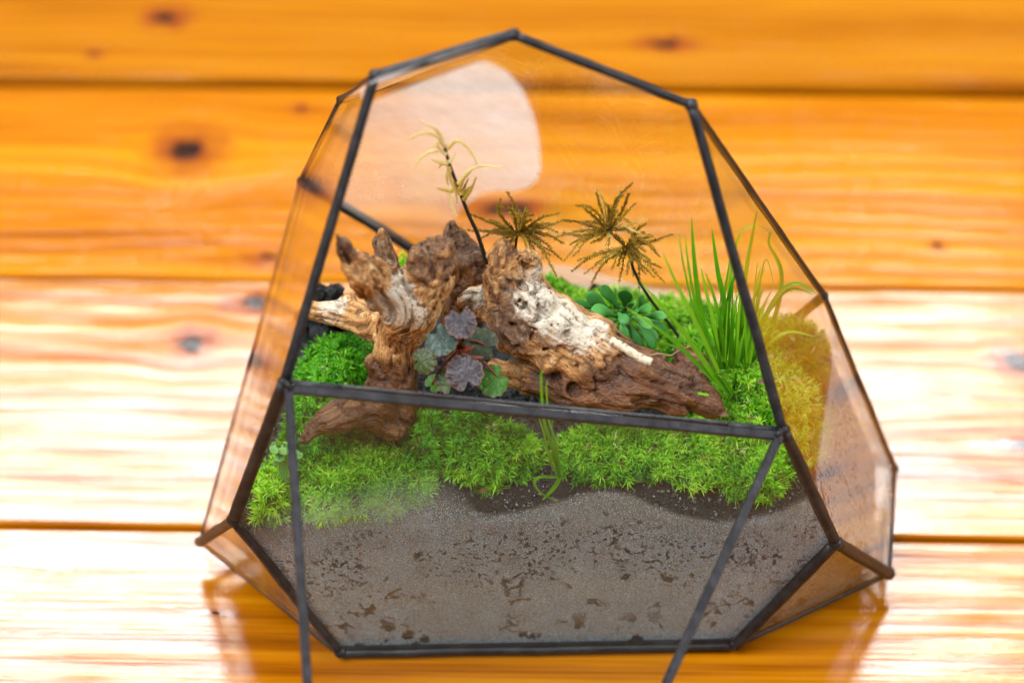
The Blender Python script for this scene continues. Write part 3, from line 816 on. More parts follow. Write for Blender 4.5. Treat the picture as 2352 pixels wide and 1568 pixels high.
def shoots(B, base, nrm, L, nl, tint, wid=.33):
    """one moss shoot: a star of narrow pointed leaves fanning out of a short stem"""
    n = len(base)
    s = np.cross(nrm, [.3, .9, .2]); s /= np.linalg.norm(s, axis=1)[:, None]; w2 = np.cross(nrm, s)
    for j in range(nl):
        az = j * 2.399 + RNG.uniform(0, 6.28, n); el = np.clip(.25 + .95 * (j / nl) ** .8 + RNG.normal(0, .18, n), .02, 1.45)     # angle from the stem
        h0 = (1 - j / nl) * .65 * L
        out = s * np.cos(az)[:, None] + w2 * np.sin(az)[:, None]
        d0 = nrm * np.cos(el)[:, None] + out * np.sin(el)[:, None]
        d1 = nrm * np.cos(el + .45)[:, None] + out * np.sin(el + .45)[:, None]
        l = (L * RNG.uniform(.55, .95, n))[:, None]
        p0 = base + nrm * h0[:, None]; p1 = p0 + d0 * l * .5; p2 = p1 + d1 * l * .5 - np.array([0, 0, .12]) * l
        sd = np.cross(d0, nrm + .01); sd /= np.linalg.norm(sd, axis=1)[:, None] + 1e-9
        V = np.stack([p0 - sd * wid * .55, p0 + sd * wid * .55, p1 + sd * wid * .8, p1 - sd * wid * .8, p2], 1).reshape(-1, 3)
        k = np.arange(n)[:, None] * 5
        Fq = (k + np.array([[0, 1, 2, 3]])).tolist(); Ft = (k + np.array([[3, 2, 4]])).tolist()
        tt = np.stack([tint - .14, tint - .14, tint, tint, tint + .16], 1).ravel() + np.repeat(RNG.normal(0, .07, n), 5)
        B.add(V, Fq + Ft, tint=np.clip(tt, 0, 1))
def moss(px, py, y, rx, ry, mat, label, L=4.2, dens=.78, nl=11, tint=.5, lean=(0, -.15, .25), zoff=0, edge=None, wid=.215):
    L = L * .78; rx = rx - 1.6
    c = at(px, py, y); cx, cyy = c[0], y
    z0 = float(soilz(cx, cyy)) - 1.0 + zoff
    hz = max(6.0, c[2] - L * .35 - z0 + 1.0)
    root = empty('moss_cushion', (cx, cyy, z0), label, 'moss', 'moss cushions in the terrarium')
    # mound
    nu, nv = 26, 9; V = [(cx, cyy, z0 + hz)]; 
    def surf(rho, th):
        wob = 1 + .16 * fbm(np.stack([np.cos(th) * 1.7 + cx, np.sin(th) * 1.7 + cyy, th * 0 + 1.], -1), 2)
        x = cx + rx * rho * wob * np.cos(th); yy = cyy + ry * rho * wob * np.sin(th)
        z = z0 + hz * (1 - rho ** 2.4) + 2.6 * fbm(np.stack([x / 5, yy / 5, x * 0 + z0], -1), 2) * (1 - rho ** 4)
        return np.stack([x, yy, z], -1)
    V = [surf(np.zeros(1), np.zeros(1))[0]]
    for i in range(1, nv + 1):
        V += list(surf(np.full(nu, i / nv), np.arange(nu) * 2 * math.pi / nu))
    F = [[0, 1 + k, 1 + (k + 1) % nu] for k in range(nu)]
    for i in range(nv - 1):
        for k in range(nu):
            a = 1 + i * nu
            F.append([a + k, a + nu + k, a + nu + (k + 1) % nu, a + (k + 1) % nu])
    V = np.array(V)
    for _ in range(4):
        for c_, n_ in PLN.values():
            V = V - n_ * np.maximum((V - c_) @ n_ + 2.4, 0)[:, None]
    mk('mound', V, F, M_MOUND, root, smooth=True)
    n = int(math.pi * rx * ry * 1.35 * dens)
    rho = np.sqrt(RNG.random(n)) * 1.0; th = RNG.uniform(0, 6.283, n)
    P0 = surf(rho, th); e = .02
    dr = surf(rho + e, th) - P0; dt = surf(rho, th + e) - P0
    nr = np.cross(dr, dt); nr /= np.linalg.norm(nr, axis=1)[:, None] + 1e-9
    nr[nr[:, 2] < 0] *= -1
    nr = nr + np.array(lean) + RNG.normal(0, .2, nr.shape); nr /= np.linalg.norm(nr, axis=1)[:, None]
    Ls = L * RNG.uniform(.7, 1.2, n)
    ok = inside(P0 + nr * Ls[:, None] * .9, 1.8) & inside(P0, 1.8)
    P0, nr, Ls, rho = P0[ok], nr[ok], Ls[ok], rho[ok]
    B = Bag(); tn = np.clip(tint + .05 + RNG.normal(0, .17, len(P0)) + .34 * vnoise(P0 / 4.), 0, 1)
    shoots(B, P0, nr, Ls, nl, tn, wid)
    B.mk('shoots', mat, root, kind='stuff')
    dead = RNG.random(len(P0)) < .018
    if dead.sum() > 2:
        B = Bag(); shoots(B, P0[dead] + nr[dead] * .6, nr[dead], Ls[dead] * 1.05, 8, RNG.uniform(.2, 1., int(dead.sum())), wid); B.mk('withered_shoots', M_DEAD, root, kind='stuff')
    return root
MOSS = [
    (815, 1072, -110, 25, 16, M_MOSS, 'bright green moss cushion at front left, lower edge behind misted glass', dict(L=4.6, tint=.55)),
    (625, 1110, -119, 6, 8, M_MOSS, 'small moss tuft in the front left corner', dict(L=4)),
    (970, 975, -103, 9.5, 9, M_MOSSD, 'dull green moss tuft between stump root and front cushions', dict(L=4.4, tint=.45)),
    (1075, 955, -100, 9, 8, M_MOSSD, 'darker moss tuft below the round-leaved plant', dict(L=4.2, tint=.4)),
    (1130, 1012, -104, 16, 10, M_MOSS, 'rounded moss cushion at front centre left of the grass sprout', dict(L=4.8, tint=.5)),
    (1400, 1012, -104, 16, 10, M_MOSS, 'moss cushion at front centre right of the grass sprout', dict(L=4.6, tint=.5)),
    (1580, 1018, -104, 15, 11, M_MOSS, 'moss cushion in front of the log end', dict(L=4.6, tint=.55)),
    (1735, 1055, -108, 11, 12, M_MOSS, 'moss cushion at the front right corner', dict(L=4.6, tint=.55)),
    (1700, 950, -100, 14, 10, M_MOSS, 'low bright moss right of the log tip', dict(L=4, tint=.6)),
    (1710, 870, -92, 10, 8, M_MOSS, 'tall moss tuft at the foot of the grass', dict(L=4.8, tint=.55)),
    (1835, 985, -93, 8.5, 11, M_MOSSY, 'yellow green moss cushion against the right pane', dict(L=4.6, tint=.6)),
    (1795, 865, -86, 10, 9, M_MOSSY, 'pale yellowish moss tuft behind the right frame bar', dict(L=5, tint=.75)),
    (1815, 780, -70, 13, 12, M_MOSSY, 'olive yellow moss mound at the back right', dict(L=4.6, tint=.3)),
    (1690, 745, -66, 17, 12, M_MOSS, 'bright moss mound behind the grass tuft', dict(L=4.4, tint=.6)),
    (1600, 800, -78, 13, 9, M_MOSS, 'moss between succulent and grass tuft', dict(L=4.2, tint=.5)),
    (1560, 715, -60, 13, 9, M_MOSS, 'bright moss mound behind the dark fern-moss stem', dict(L=4.2, tint=.6)),
    (1310, 690, -57, 13, 10, M_MOSS, 'bright moss mound behind the log, left of the succulent', dict(L=4.2, tint=.62)),
    (1430, 695, -57, 12, 9, M_MOSS, 'bright moss strip behind the succulent', dict(L=4, tint=.6)),
    (1265, 668, -54, 9, 7, M_MOSS, 'bright moss edge directly behind the log crest', dict(L=4.2, tint=.6)),
    (775, 810, -82, 13, 14, M_MOSSD, 'deep green moss carpet left of the stump', dict(L=4.6, tint=.6)),
    (735, 925, -100, 12, 12, M_MOSSD, 'deep green moss behind the left hinge', dict(L=4.2, tint=.5)),
    (915, 612, -50, 8, 6, M_MOSS, 'small moss tuft far behind the stump fork', dict(L=4.2, tint=.6)),
]
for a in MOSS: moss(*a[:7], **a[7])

# ------------------------------------------------------------------ grass
GRASS = [(0, (.03, .17, .003)), (.4, (.085, .33, .006)), (.8, (.22, .50, .015)), (1, (.42, .36, .06))]
M_GRASS = mat_leaf('grass_blade', GRASS, .35, .4, scale=.25)
FACE = unit(-FW + np.array([0.15, 0, .2]))
def blade(parent, pts, wpx, tint=.45, tip=.0, nm='blade', mat=None, n=22, label=None):
    P = catmull([at(*q) for q in pts], n); t = np.linspace(0, 1, n)
    wd = wpx / 7.5 / 2 * np.minimum(1, (1 - t) ** .55 * 1.15) * (.75 + .25 * np.minimum(1, t * 4)) + .03
    fc = unit(FACE + RNG.normal(0, .35, 3))
    V, F = ribbon(P, wd, fc, .3)
    tt = np.repeat(np.clip(tint + .1 * t + tip * np.maximum(0, t - .75) * 4, 0, 1), 3)
    o = mk(nm, V, F, mat or M_GRASS, parent, smooth=True, attrs={'tint': tt})
    if label: o['label'] = label
    return o
gb = at(1665, 850, -96)
tuft = empty('grass_tuft', (gb[0], -96, float(soilz(gb[0], -96))), 'tuft of upright bright green grass blades beside the right frame bar', 'grass')
def z3(x, y): return 1435.5 + x * .4029, 430.7 + y * .4028
def zb(pts, d0, d1): return [(*z3(*q), d0 + (d1 - d0) * i / (len(pts) - 1)) for i, q in enumerate(pts)]
GB = [
    ([(540, 1060), (400, 760), (290, 540), (215, 370)], -100, -104, 9), ([(500, 1030), (400, 720), (335, 450), (305, 245)], -97, -98, 7),
    ([(510, 1040), (430, 780), (370, 500), (340, 255)], -97, -96, 10), ([(520, 1050), (445, 780), (400, 470), (378, 165)], -95, -93, 12),
    ([(545, 1040), (510, 800), (465, 600), (433, 455)], -95, -93, 10), ([(560, 1040), (580, 760), (530, 480), (495, 235)], -93, -88, 13),
    ([(610, 1180), (500, 1060), (330, 820), (75, 520)], -106, -112, 13), ([(608, 1186), (450, 1040), (250, 850), (0, 678)], -107, -113, 9),
    ([(590, 1170), (470, 1060), (330, 930), (210, 878)], -106, -110, 5), ([(540, 1030), (540, 800), (575, 560), (605, 370)], -94, -90, 14),
    ([(560, 1030), (575, 780), (600, 600), (640, 440)], -93, -88, 17), ([(600, 1030), (655, 800), (690, 480), (755, 118)], -90, -82, 12),
    ([(570, 1030), (590, 620), (640, 300), (735, 215), (858, 268)], -90, -80, 6), ([(700, 1010), (800, 880), (880, 640), (888, 460), (820, 320), (840, 228)], -88, -78, 9),
    ([(690, 1000), (790, 760), (880, 600), (980, 545), (1095, 608)], -88, -80, 9), ([(700, 1010), (770, 800), (870, 640), (960, 575), (1080, 612)], -87, -80, 7),
    ([(700, 1020), (810, 900), (930, 822), (1085, 850)], -88, -84, 9), ([(620, 1030), (700, 780), (760, 560), (800, 450)], -88, -82, 8),
    ([(640, 1030), (720, 800), (770, 620), (795, 580)], -88, -82, 7), ([(620, 1020), (640, 880), (650, 740), (655, 600)], -90, -86, 10),
    ([(590, 1040), (610, 900), (590, 800), (560, 700)], -92, -90, 9), ([(640, 1030), (690, 900), (700, 760), (690, 560)], -89, -84, 11),
    ([(560, 1040), (520, 900), (490, 790), (440, 700)], -95, -96, 7), ([(650, 1030), (720, 900), (780, 820), (850, 780)], -89, -86, 8),
    ([(600, 1180), (560, 1120), (470, 960), (360, 840)], -106, -109, 5), ([(600, 1030), (600, 860), (620, 700), (680, 500)], -90, -86, 9),
    ([(660, 1020), (700, 850), (740, 700), (800, 410), (855, 570)], -87, -80, 3.5), ([(660, 1020), (720, 800), (760, 640), (780, 480)], -86, -80, 6),
    ([(615, 1185), (590, 1130), (560, 1090), (550, 1060)], -107, -107, 9)]
for i, (pts, d0, d1, wd) in enumerate(GB):
    blade(tuft, zb(pts, d0, d1), wd * 1.08, RNG.uniform(.05, .7), .5 if i in (1, 2, 7, 12) else .12)
gx = np.random.default_rng(21)
for i in range(30):
    bx, by = gx.uniform(520, 720), gx.uniform(980, 1050); tx = bx + (bx - 600) * gx.uniform(.3, 1.6) + gx.normal(0, 50); ty = by - gx.uniform(180, 620)
    d0 = gx.uniform(-96, -87)
    blade(tuft, zb([(bx, by), (bx + (tx - bx) * .25, by + (ty - by) * .4), (bx + (tx - bx) * .6, by + (ty - by) * .75), (tx, ty)], d0, d0 + gx.uniform(-3, 5)), gx.uniform(4, 8.5), gx.uniform(.05, .75), .3 if i % 4 == 0 else .05)
# sprout by the front pane
gb = at(1262, 1100, -122)
spr = empty('grass_sprout', (gb[0], -122, float(soilz(gb[0], -122))), 'small grass sprout with a looped blade behind the front glass', 'grass')
def z5(x, y): return 1033.6 + x * .4141, 918.7 + y * .4141
for pts, wd in [([(610, 430), (560, 240), (520, 100), (505, -130), (517, -160)], 9), ([(615, 430), (590, 240), (550, 120), (535, -60), (540, -115)], 8), ([(612, 420), (575, 330), (540, 280), (512, 235)], 11), ([(610, 425), (560, 350), (520, 180), (485, 75)], 6),
               ([(615, 420), (590, 300), (565, 180), (572, 70)], 6), ([(612, 425), (560, 425), (500, 425), (467, 455), (500, 510), (560, 545), (612, 582)], 9), ([(612, 425), (580, 480), (545, 520), (510, 555)], 12)]:
    blade(spr, [(*z5(*q), -122 - 1.5 * (i / len(pts))) for i, q in enumerate(pts)], wd * .8, .6, .02)

# ------------------------------------------------------------------ round-leaved plant with netted veins
def mat_round(name, base, vein, under):
    m = N(name); uv = m.attr('leafuv').outputs['Vector']
    x = m.n('SeparateXYZ', i_0=uv); ang, rad, tint = x.outputs[0], x.outputs[1], x.outputs[2]
    vo = m.n('TexVoronoi', feature='DISTANCE_TO_EDGE')
    cv = m.n('CombineXYZ'); m.put(cv.inputs[0], m.math('MULTIPLY', ang, 2.3)); m.put(cv.inputs[1], m.math('MULTIPLY', rad, 1.5)); cv.inputs[2].default_value = 3.3
    m.put(vo.inputs['Vector'], cv); vo.inputs['Scale'].default_value = 1.0
    ray_ = m.math('ABSOLUTE', m.math('SINE', m.math('MULTIPLY', ang, 3.5)))
    ve = m.math('MAXIMUM', m.math('MULTIPLY', m.smooth(vo.outputs['Distance'], .09, .02), .85), m.math('MULTIPLY', m.smooth(ray_, .22, .04), m.smooth(rad, 1.0, .5)))
    n1 = m.noise(m.obj(), .6, 3)
    c = m.mix(m.smooth(n1, .3, .7), base, tuple(q * 1.7 for q in base))
    c = m.mix(m.smooth(rad, .86, 1.0), c, under)
    c = m.mix(m.math('MULTIPLY', ve, .75), c, vein)
    sh = m.pbr(Base_Color=c, Roughness=.42, Specular_IOR_Level=.5, Normal=m.bump(m.math('SUBTRACT', n1, ve), .6, .0008))
    tl = m.n('BsdfTranslucent', i_Color=c)
    return m.done(m.mixs(.2, sh, tl.outputs[0]))
RL = {'purple': mat_round('leaf_purple_grey', (.032, .022, .025), (.20, .18, .18), (.16, .05, .03)), 'grey': mat_round('leaf_grey_green', (.022, .042, .030), (.16, .22, .18), (.09, .07, .03)),
      'olive': mat_round('leaf_olive', (.030, .050, .008), (.16, .21, .08), (.14, .05, .02)), 'green': mat_round('leaf_green', (.045, .15, .012), (.12, .26, .05), (.14, .09, .03)), 'dark': mat_round('leaf_dark', (.030, .042, .018), (.10, .12, .06), (.06, .03, .02))}
m = N('red_stalk'); M_STALK = m.done(m.pbr(Base_Color=(.16, .028, .014), Roughness=.5))
def z1(x, y): return 631.6 + x * .4396, 258.4 + y * .4394
rc = at(*z1(965, 1270), -110)
sax = empty('round_leaved_plant', (rc[0], -108, float(soilz(rc[0], -108))), 'plant with round scalloped purple and green leaves between the two driftwoods', 'plant')
def round_leaf(cx, cy_, r, depth, kind, tilt, notch, parent=sax):
    c = at(*z1(cx, cy_), depth); R_ = r * .4396 / 8.9
    nrm = unit(unit(CAM - c) + np.array(tilt)); nd = notch
    s = unit(np.cross(nrm, [0, 0, 1])); t2 = np.cross(s, nrm); t2 = -t2 if t2[2] < 0 else t2
    nu, nv = 66, 7; V = []; UV = []
    o0 = -.35
    for i in range(nv + 1):
        q = i / nv
        for k in range(nu):
            a = -math.pi + (k + .5) / nu * 2 * math.pi         # 0 points away from the notch
            lob = 1 + .10 * abs(math.sin(a * 5.5)) * q - .03 * q
            nt = 1 - .55 * math.exp(-((abs(a) - math.pi) / .22) ** 2) * q
            rr = R_ * q * lob * nt
            ca, sa = math.cos(a + nd), math.sin(a + nd)
            z = R_ * (.10 * math.sin(a * 11) * q ** 3 * .45 + .16 * q * q * math.cos(2 * a + cx) - .10 * q * q + .025 * vnoise(np.array([ca * 3 * q + cx, sa * 3 * q, 1.])))
            off = -np.array([math.cos(nd), math.sin(nd)]) * R_ * .35 * (1 - q)
            V.append(c + s * (rr * sa + off[1]) + t2 * (rr * ca + off[0]) + nrm * z); UV.append((a, q, 0))
    F = [[i * nu + k, (i + 1) * nu + k, (i + 1) * nu + (k + 1) % nu, i * nu + (k + 1) % nu] for i in range(nv) for k in range(nu)]
    o = mk('leaf', V, F, RL[kind], parent, smooth=True, attrs={'leafuv': np.array(UV)})
    st = V[0]; P = catmull([rc + np.array([0, 6, -3]), (rc + np.array(st)) / 2 + np.array([0, 2, 1.5]), np.array(st) - nrm * .3], 10)
    Vt, Ft = tube(P, .30, 6); mk('leaf_stalk', Vt, Ft, M_STALK, o, smooth=True)
for a in [(1080, 1205, 86, -106, 'dark', (.1, .2, .1), 1.0), (830, 1412, 46, -108, 'green', (-.2, -.1, .2), -.6), (1142, 1402, 82, -111, 'green', (.25, -.05, .15), 2.0), (905, 1398, 68, -112, 'olive', (-.1, .0, .2), .5),
          (780, 1297, 66, -111, 'olive', (-.35, .0, .05), -1.2), (970, 1097, 78, -110, 'purple', (.05, .1, .35), math.pi), (868, 1190, 80, -112, 'grey', (-.1, .1, .4), -2.4), (992, 1357, 93, -116, 'purple', (.0, -.1, .35), .3)]:
    round_leaf(*a)
for (x, y, r, nt) in [(1010, 1250, 26, .5), (1035, 1235, 18, 1.2), (985, 1285, 20, -.4), (1100, 1298, 24, 2.), (960, 1300, 15, 1.)]:
    c = at(*z1(x, y), -113); B = Bag()
    P = catmull([rc, (rc + c) / 2 + np.array([0, 0, .5]), c + np.array([RNG.uniform(-1, 1), 0, 1.2])], 8)
    V, F = ribbon(P, np.array([.3, .3, .5, .9, 1.2, 1.1, .7, .1]) * r / 24, FACE + RNG.normal(0, .4, 3), -.4)
    mk('young_leaf', V, F, M_STALK, sax, smooth=True)

# ------------------------------------------------------------------ succulent
M_SUC = mat_leaf('succulent_leaf', [(0, (.02, .14, .022)), (.5, (.055, .26, .04)), (1, (.17, .42, .08))], .5, .12, scale=.35, spec=.35)
m = N('succulent_stem'); M_SSTEM = m.done(m.pbr(Base_Color=(.08, .14, .04), Roughness=.7))
def z2(x, y): return 1033.6 + x * .4027, 373.2 + y * .4028
s0 = at(*z2(1000, 900), -78)
suc = empty('succulent', (s0[0], -78, float(soilz(s0[0], -78))), 'blue green succulent with spoon-shaped leaves behind the log', 'succulent')
SL = [((960, 830), (850, 710), 62, -80), ((900, 830), (770, 765), 70, -77), ((950, 880), (805, 838), 62, -86), ((1000, 840), (1000, 725), 70, -76), ((1080, 850), (1110, 770), 56, -76), ((1040, 880), (1155, 945), 58, -86),
      ((1060, 850), (1150, 835), 50, -82), ((960, 860), (1010, 920), 56, -90), ((975, 900), (1000, 1030), 52, -91), ((1020, 920), (1095, 1095), 50, -90), ((1080, 940), (1170, 1060), 50, -87), ((860, 850), (690, 800), 46, -75),
      ((860, 880), (680, 860), 44, -77), ((880, 910), (710, 915), 44, -80), ((950, 900), (850, 940), 56, -84), ((940, 830), (940, 720), 46, -72), ((1040, 870), (1060, 800), 50, -84), ((1100, 880), (1240, 880), 46, -80),
      ((1030, 860), (1030, 800), 34, -87), ((1100, 900), (1230, 960), 46, -80), ((1010, 880), (1075, 850), 34, -88), ((920, 870), (830, 800), 44, -72), ((1060, 920), (1190, 1010), 44, -84), ((985, 870), (975, 820), 30, -87)]
for (a, b, wd, dp) in SL:
    A_, B_ = at(*z2(*a), dp + 3), at(*z2(*b), dp - 1)
    L = np.linalg.norm(B_ - A_); d = unit(B_ - A_); mid = (A_ + B_) / 2 + np.array([0, -.3, 1]) * L * .10
    nn = 12; P = catmull([A_, mid, B_], nn); t = np.linspace(0, 1, nn); W_ = wd * .4027 / 6.9 / 2
    wv = W_ * np.array([.28, .32, .40, .52, .68, .84, .95, 1.0, .97, .85, .58, .10]); th = W_ * .28 * np.array([1, 1, 1, 1, 1, 1, .95, .9, .8, .65, .4, .1])
    T = np.gradient(P, axis=0); fc = unit(unit(CAM - A_) + np.array([0, 0, .6]) + RNG.normal(0, .2, 3)); V = []
    for i in range(nn):
        tt = unit(T[i]); s = unit(np.cross(tt, fc)); u3 = np.cross(s, tt)
        for k in range(10):
            an = k * 2 * math.pi / 10; V.append(P[i] + s * math.cos(an) * wv[i] + u3 * (math.sin(an) * th[i] + .12 * wv[i] * math.cos(an) ** 2))
    F = [[i * 10 + k, i * 10 + (k + 1) % 10, (i + 1) * 10 + (k + 1) % 10, (i + 1) * 10 + k] for i in range(nn - 1) for k in range(10)] + [list(range(10))[::-1], [(nn - 1) * 10 + k for k in range(10)]]
    mk('leaf', V, F, M_SUC, suc, smooth=True, attrs={'tint': np.full(len(V), RNG.uniform(.2, .75))})
V, F = tube(catmull([np.array([s0[0], -76, float(soilz(s0[0], -76)) - 1]), s0 + [0, 1, -3], s0], 8), 1.4, 8); mk('stem', V, F, M_SSTEM, suc, smooth=True)
# seedling at the front left
c0 = at(640, 1040, -118)
sdl = empty('seedling', (c0[0], -118, float(soilz(c0[0], -118))), 'tiny seedling with round light green leaves at front left behind the frame', 'plant')
M_SEED = mat_leaf('seedling_leaf', [(0, (.10, .32, .06)), (1, (.30, .60, .18))], .45, .35)
for (x, y, r) in [(628, 1032, 10), (652, 1036, 11), (642, 1052, 9), (676, 1038, 8), (660, 1022, 8), (690, 1046, 7), (634, 1062, 7)]:
    c = at(x, y, -119); R_ = r / 7.7; nrm = unit(unit(CAM - c) + RNG.normal(0, .35, 3)); s = unit(np.cross(nrm, [0, 0, 1])); t2 = np.cross(s, nrm)
    V = [c] + [c + (s * math.cos(a) * 1.25 + t2 * math.sin(a) * .8) * R_ - nrm * R_ * .15 for a in np.arange(12) * math.pi / 6]
    mk('leaf', V, [[0, 1 + k, 1 + (k + 1) % 12] for k in range(12)], M_SEED, sdl, smooth=True, attrs={'tint': np.full(13, RNG.random())})
    V, F = tube(catmull([np.array([c0[0], -117.5, float(soilz(c0[0], -117))]), (c0 + c) / 2 + [0, 1, 0], c - nrm * .2], 7), .3, 6); mk('stem', V, F, M_SEED, sdl, smooth=True, attrs={'tint': np.full(len(V), .5)})

# ------------------------------------------------------------------ palm-like brown mosses
M_CLIM = mat_leaf('brown_frond', [(0, (.10, .05, .003)), (.4, (.26, .145, .007)), (.75, (.48, .30, .018)), (1, (.90, .70, .26))], .6, .35, scale=.5)
m = N('dark_stem'); M_DSTEM = m.done(m.pbr(Base_Color=(.012, .012, .012), Roughness=.45))
def frond(parent, pts, tint, n=20, leaf=1.5, r=.15, mat=None, nm='frond', spread=1.0):
    P = catmull(pts, n); L = np.linalg.norm(np.diff(P, axis=0), axis=1).sum()
    B = Bag(); t = np.linspace(0, 1, n)
    V, F = tube(P, r * (1 - .75 * t) + .05, 5); B.add(V, F, tint=tint - .12)
    T = np.gradient(P, axis=0)
    k = int(L * 7)
    for j in range(k):
        q = .12 + .88 * (j + RNG.random()) / k; i = min(n - 1, int(q * (n - 1))); tt = unit(T[i])
        a = RNG.uniform(0, 6.28); s, u3 = frame(tt, np.array([.2, -.5, .8])); o = s * math.cos(a) + u3 * math.sin(a)
        l = leaf * (1 - .55 * q) * RNG.uniform(.7, 1.2); d = unit(tt * .85 + o * .75 * spread); sd = unit(np.cross(d, FACE)) * .20 * l ** .5
        b0 = P[i] + o * .1
        B.add([b0 - sd, b0 + sd, b0 + d * l], [[0, 1, 2]], tint=np.clip(tint + RNG.normal(0, .1) + np.array([0, 0, .1]), 0, 1))
    return B.mk(nm, mat or M_CLIM, parent)
def palm(name, label, hubs, stem, depth):
    b = at(*stem[-1]); root = empty(name, (b[0], b[1], b[2]), label, 'moss', 'brown palm-like mosses')
    V, F = tube(catmull([at(*q) for q in stem], 16), np.linspace(.32, .48, 16), 8); mk('stem', V, F, M_DSTEM, root, smooth=True)
    for (hx, hy), tips in hubs:
        h = at(*z2(hx, hy), depth)
        rnd = np.random.default_rng(int(hx)); ax_ = [(hx + math.cos(q) * rr, hy - 20 + math.sin(q) * rr * .62) for q, rr in zip(rnd.uniform(0, 6.28, 6), rnd.uniform(110, 240, 6))] if len(tips) > 5 else []
        for tp in list(tips) + ax_:
            x, y = tp[:2]; dy = RNG.uniform(-9, 7); pale = tp[2] if len(tp) > 2 else 0
            e = at(*z2(x, y), depth + dy); L = np.linalg.norm(e - h)
            m1 = h + (e - h) * .5 + np.array([0, 0, 1]) * L * (RNG.uniform(.0, .24) if not pale else .10) + RNG.normal(0, .06, 3) * L
            frond(root, [h + RNG.normal(0, .35, 3), m1, e], (.95 if pale else RNG.uniform(.3, .65)), leaf=1.5 if not pale else .9)
palm('palm_moss', 'golden brown palm-like moss rising behind the log prongs', [((385, 405), [(325, 165), (288, 208), (253, 258), (100, 288), (20, 385), (150, 385), (400, 268), (630, 288), (655, 325), (620, 400), (655, 465), (600, 515), (577, 535), (640, 560), (170, 440), (215, 330), (300, 480), (340, 290), (545, 420), (480, 300), (250, 470), (440, 500), (560, 370)]),
     ((440, 410), [(552, 690, 1), (535, 560, 1), (612, 655)])], [(*z2(385, 405), -72), (*z2(375, 470), -71), (*z2(365, 560), -70), (*z2(370, 700), -70), (*z2(380, 860), -70)], -74)
palm('palm_moss', 'double-tiered golden brown palm-like moss on a dark slanted stem above the succulent', [((905, 385), [(835, 165), (832, 150, 1), (710, 245), (965, 125, 1), (1045, 115), (1060, 230), (1130, 320, 1), (1095, 410, 1), (650, 330), (600, 425), (640, 570), (700, 540), (885, 480, 1), (990, 180), (1020, 175), (880, 230), (1035, 355, 1), (760, 260), (640, 400), (680, 470), (745, 340), (960, 270), (800, 460)]),
     ((1005, 490), [(1275, 408), (1165, 490), (1208, 600), (1228, 690), (1080, 735), (963, 690), (805, 690), (688, 625), (920, 615), (1160, 420), (1120, 640), (1150, 560), (1050, 650), (720, 560), (840, 590), (1010, 640), (1200, 540), (760, 640), (1170, 660)])],
     [(*z2(900, 370), -80), (*z2(935, 420), -79), (*z2(1005, 490), -78), (*z2(1060, 640), -77), (*z2(1150, 790), -76), (*z2(1290, 970), -76), (*z2(1300, 1010), -76)], -79)
# ------------------------------------------------------------------ wilting yellow stalk
M_YEL = mat_leaf('yellow_branchlet', [(0, (.28, .27, .02)), (.5, (.70, .50, .07)), (1, (.92, .80, .40))], .55, .5, scale=.3)
D0 = -82
stem = [(1120, 900), (1105, 790), (1060, 640), (1010, 530), (960, 400), (915, 280), (885, 180), (860, 115), (830, 82), (752, 45)]
sb = at(*z1(*stem[0]), D0)
wil = empty('wilting_stalk', (sb[0], sb[1], sb[2]), 'thin dark stalk with drooping pale yellow branchlets rising between the driftwoods', 'plant')
sp = catmull([at(*z1(*q), D0 - 4 * i / 9) for i, q in enumerate(stem)], 40)
V, F = tube(sp[:27], np.linspace(.62, .42, 27), 8); mk('stem', V, F, M_DSTEM, wil, smooth=True)
frond(wil, sp[26:], 1.0, n=20, leaf=.9, r=.55, mat=M_YEL, nm='branchlet', spread=.5)
for pts, tn, lf in [([(872, 128), (780, 105), (680, 150)], .8, .7), ([(855, 195), (790, 215), (710, 292)], .9, .7), ([(903, 188), (955, 148), (1020, 200), (1056, 272)], .65, .8), ([(958, 372), (1010, 310), (1080, 280), (1190, 287)], .75, .8), ([(962, 400), (985, 350), (1030, 300)], .35, .9),
                ([(985, 455), (1020, 410), (1052, 338)], .2, 1.0), ([(975, 430), (990, 390), (1010, 345)], .25, .9), ([(900, 268), (860, 262), (818, 245)], .55, .8), ([(905, 272), (880, 265), (855, 290)], .7, .6), ([(908, 262), (930, 235), (945, 212)], .8, .8), ([(908, 285), (915, 340), (945, 420), (953, 478)], .5, .5),
                ([(930, 410), (890, 405), (848, 396)], .3, .9), ([(912, 400), (910, 440), (930, 500), (950, 545)], .9, .5), ([(880, 165), (850, 125), (785, 90)], .85, .6), ([(870, 150), (840, 170), (815, 175)], .8, .6), ([(915, 300), (895, 330), (905, 380)], .9, .5), ([(970, 430), (945, 390), (935, 340)], .4, .9), ([(895, 220), (870, 200), (850, 178)], .7, .7), ([(990, 460), (1000, 410), (1035, 380)], .2, .9)]:
    dd = RNG.uniform(-3, 3)
    frond(wil, [at(*z1(*q), D0 - 3 + dd * i / len(pts)) for i, q in enumerate(pts)], tn + .3, n=16, leaf=lf * 1.1, r=.55, mat=M_YEL, nm='branchlet', spread=.45)

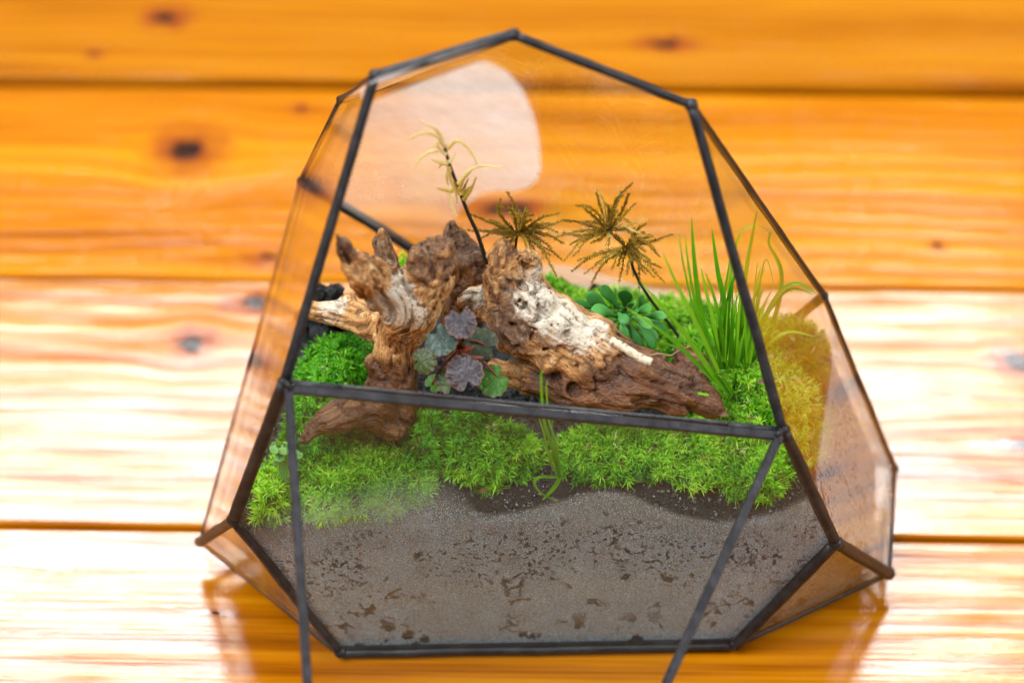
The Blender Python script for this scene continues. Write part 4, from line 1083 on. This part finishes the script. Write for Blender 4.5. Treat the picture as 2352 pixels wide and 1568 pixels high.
# ------------------------------------------------------------------ small litter
m = N('root_hair'); M_ROOT = m.done(m.pbr(Base_Color=(.24, .15, .07), Roughness=.6))
V, F = tube(catmull([at(*z2(*q), -108) for q in [(1135, 1100), (1190, 1090), (1260, 1100), (1300, 1075), (1390, 1040)]], 24), .22, 6)
mk('rootlet', V, F, M_ROOT, smooth=True, label='thin brown rootlet reaching from the twig to the grass', cat='root')
V, F = tube(catmull([at(*z2(*q), -105) for q in [(1225, 1098), (1215, 1130), (1235, 1155), (1255, 1165)]], 16), .2, 6)
mk('rootlet', V, F, M_ROOT, smooth=True, label='short brown rootlet hooking down beside the log', cat='root')
V, F = ribbon(catmull([at(*z2(*q), -113.5) for q in [(1410, 1312), (1440, 1318), (1480, 1325)]], 8), np.array([.05, .3, .42, .36, .3, .4, .3, .05]), FACE, .3)
mk('leaf_scrap', V, F, M_GRASS, smooth=True, attrs={'tint': np.full(len(V), .78)}, label='small green leaf scrap on the log tip', cat='leaf')
# black soil lumps behind the stump at left
Bl = Bag()
for k in range(60):
    c = at(750 + RNG.uniform(-26, 26), 680 + RNG.uniform(-18, 22), -64 + RNG.uniform(-2, 2))
    V, F = blob(c, RNG.uniform(1.0, 2.2), 1, .5); Bl.add(V, F)
for k in range(90):
    x = at(750, 680, -64)[0] + RNG.normal(0, 3.0); y = -63 + RNG.normal(0, 2.5); V, F = blob((x, y, RNG.uniform(56, 70)), RNG.uniform(1.4, 2.6), 1, .5); Bl.add(V, F)
Bl.mk('soil_heap', M_SOIL, base=(at(750, 680, -70)[0], -70, 54), label='heap of black soil crumbs behind the stump at left', cat='soil', kind='stuff')
# dry brown flecks in the moss
m = N('dry_fleck'); M_FLECK = m.done(m.pbr(Base_Color=(.11, .05, .02), Roughness=.7))
for (x, y, d, lab) in [(1740, 880, -103, 'brown dry fleck in the tall moss tuft'), (1655, 955, -112, 'brown dry fleck near the log tip'), (1100, 1128, -124, 'brown dry fleck below the centre cushion'), (1563, 985, -122, 'dark dry stalk in the front right moss')]:
    a = at(x, y, d); V, F = ribbon(catmull([a, a + [1.2, .3, .5], a + [2.2, 0, -.2]], 6), np.array([.15, .45, .6, .5, .35, .1]), FACE + RNG.normal(0, .3, 3), .4)
    mk('dry_fleck', V, F, M_FLECK, smooth=True, label=lab, cat='debris', group='dry flecks in the moss')
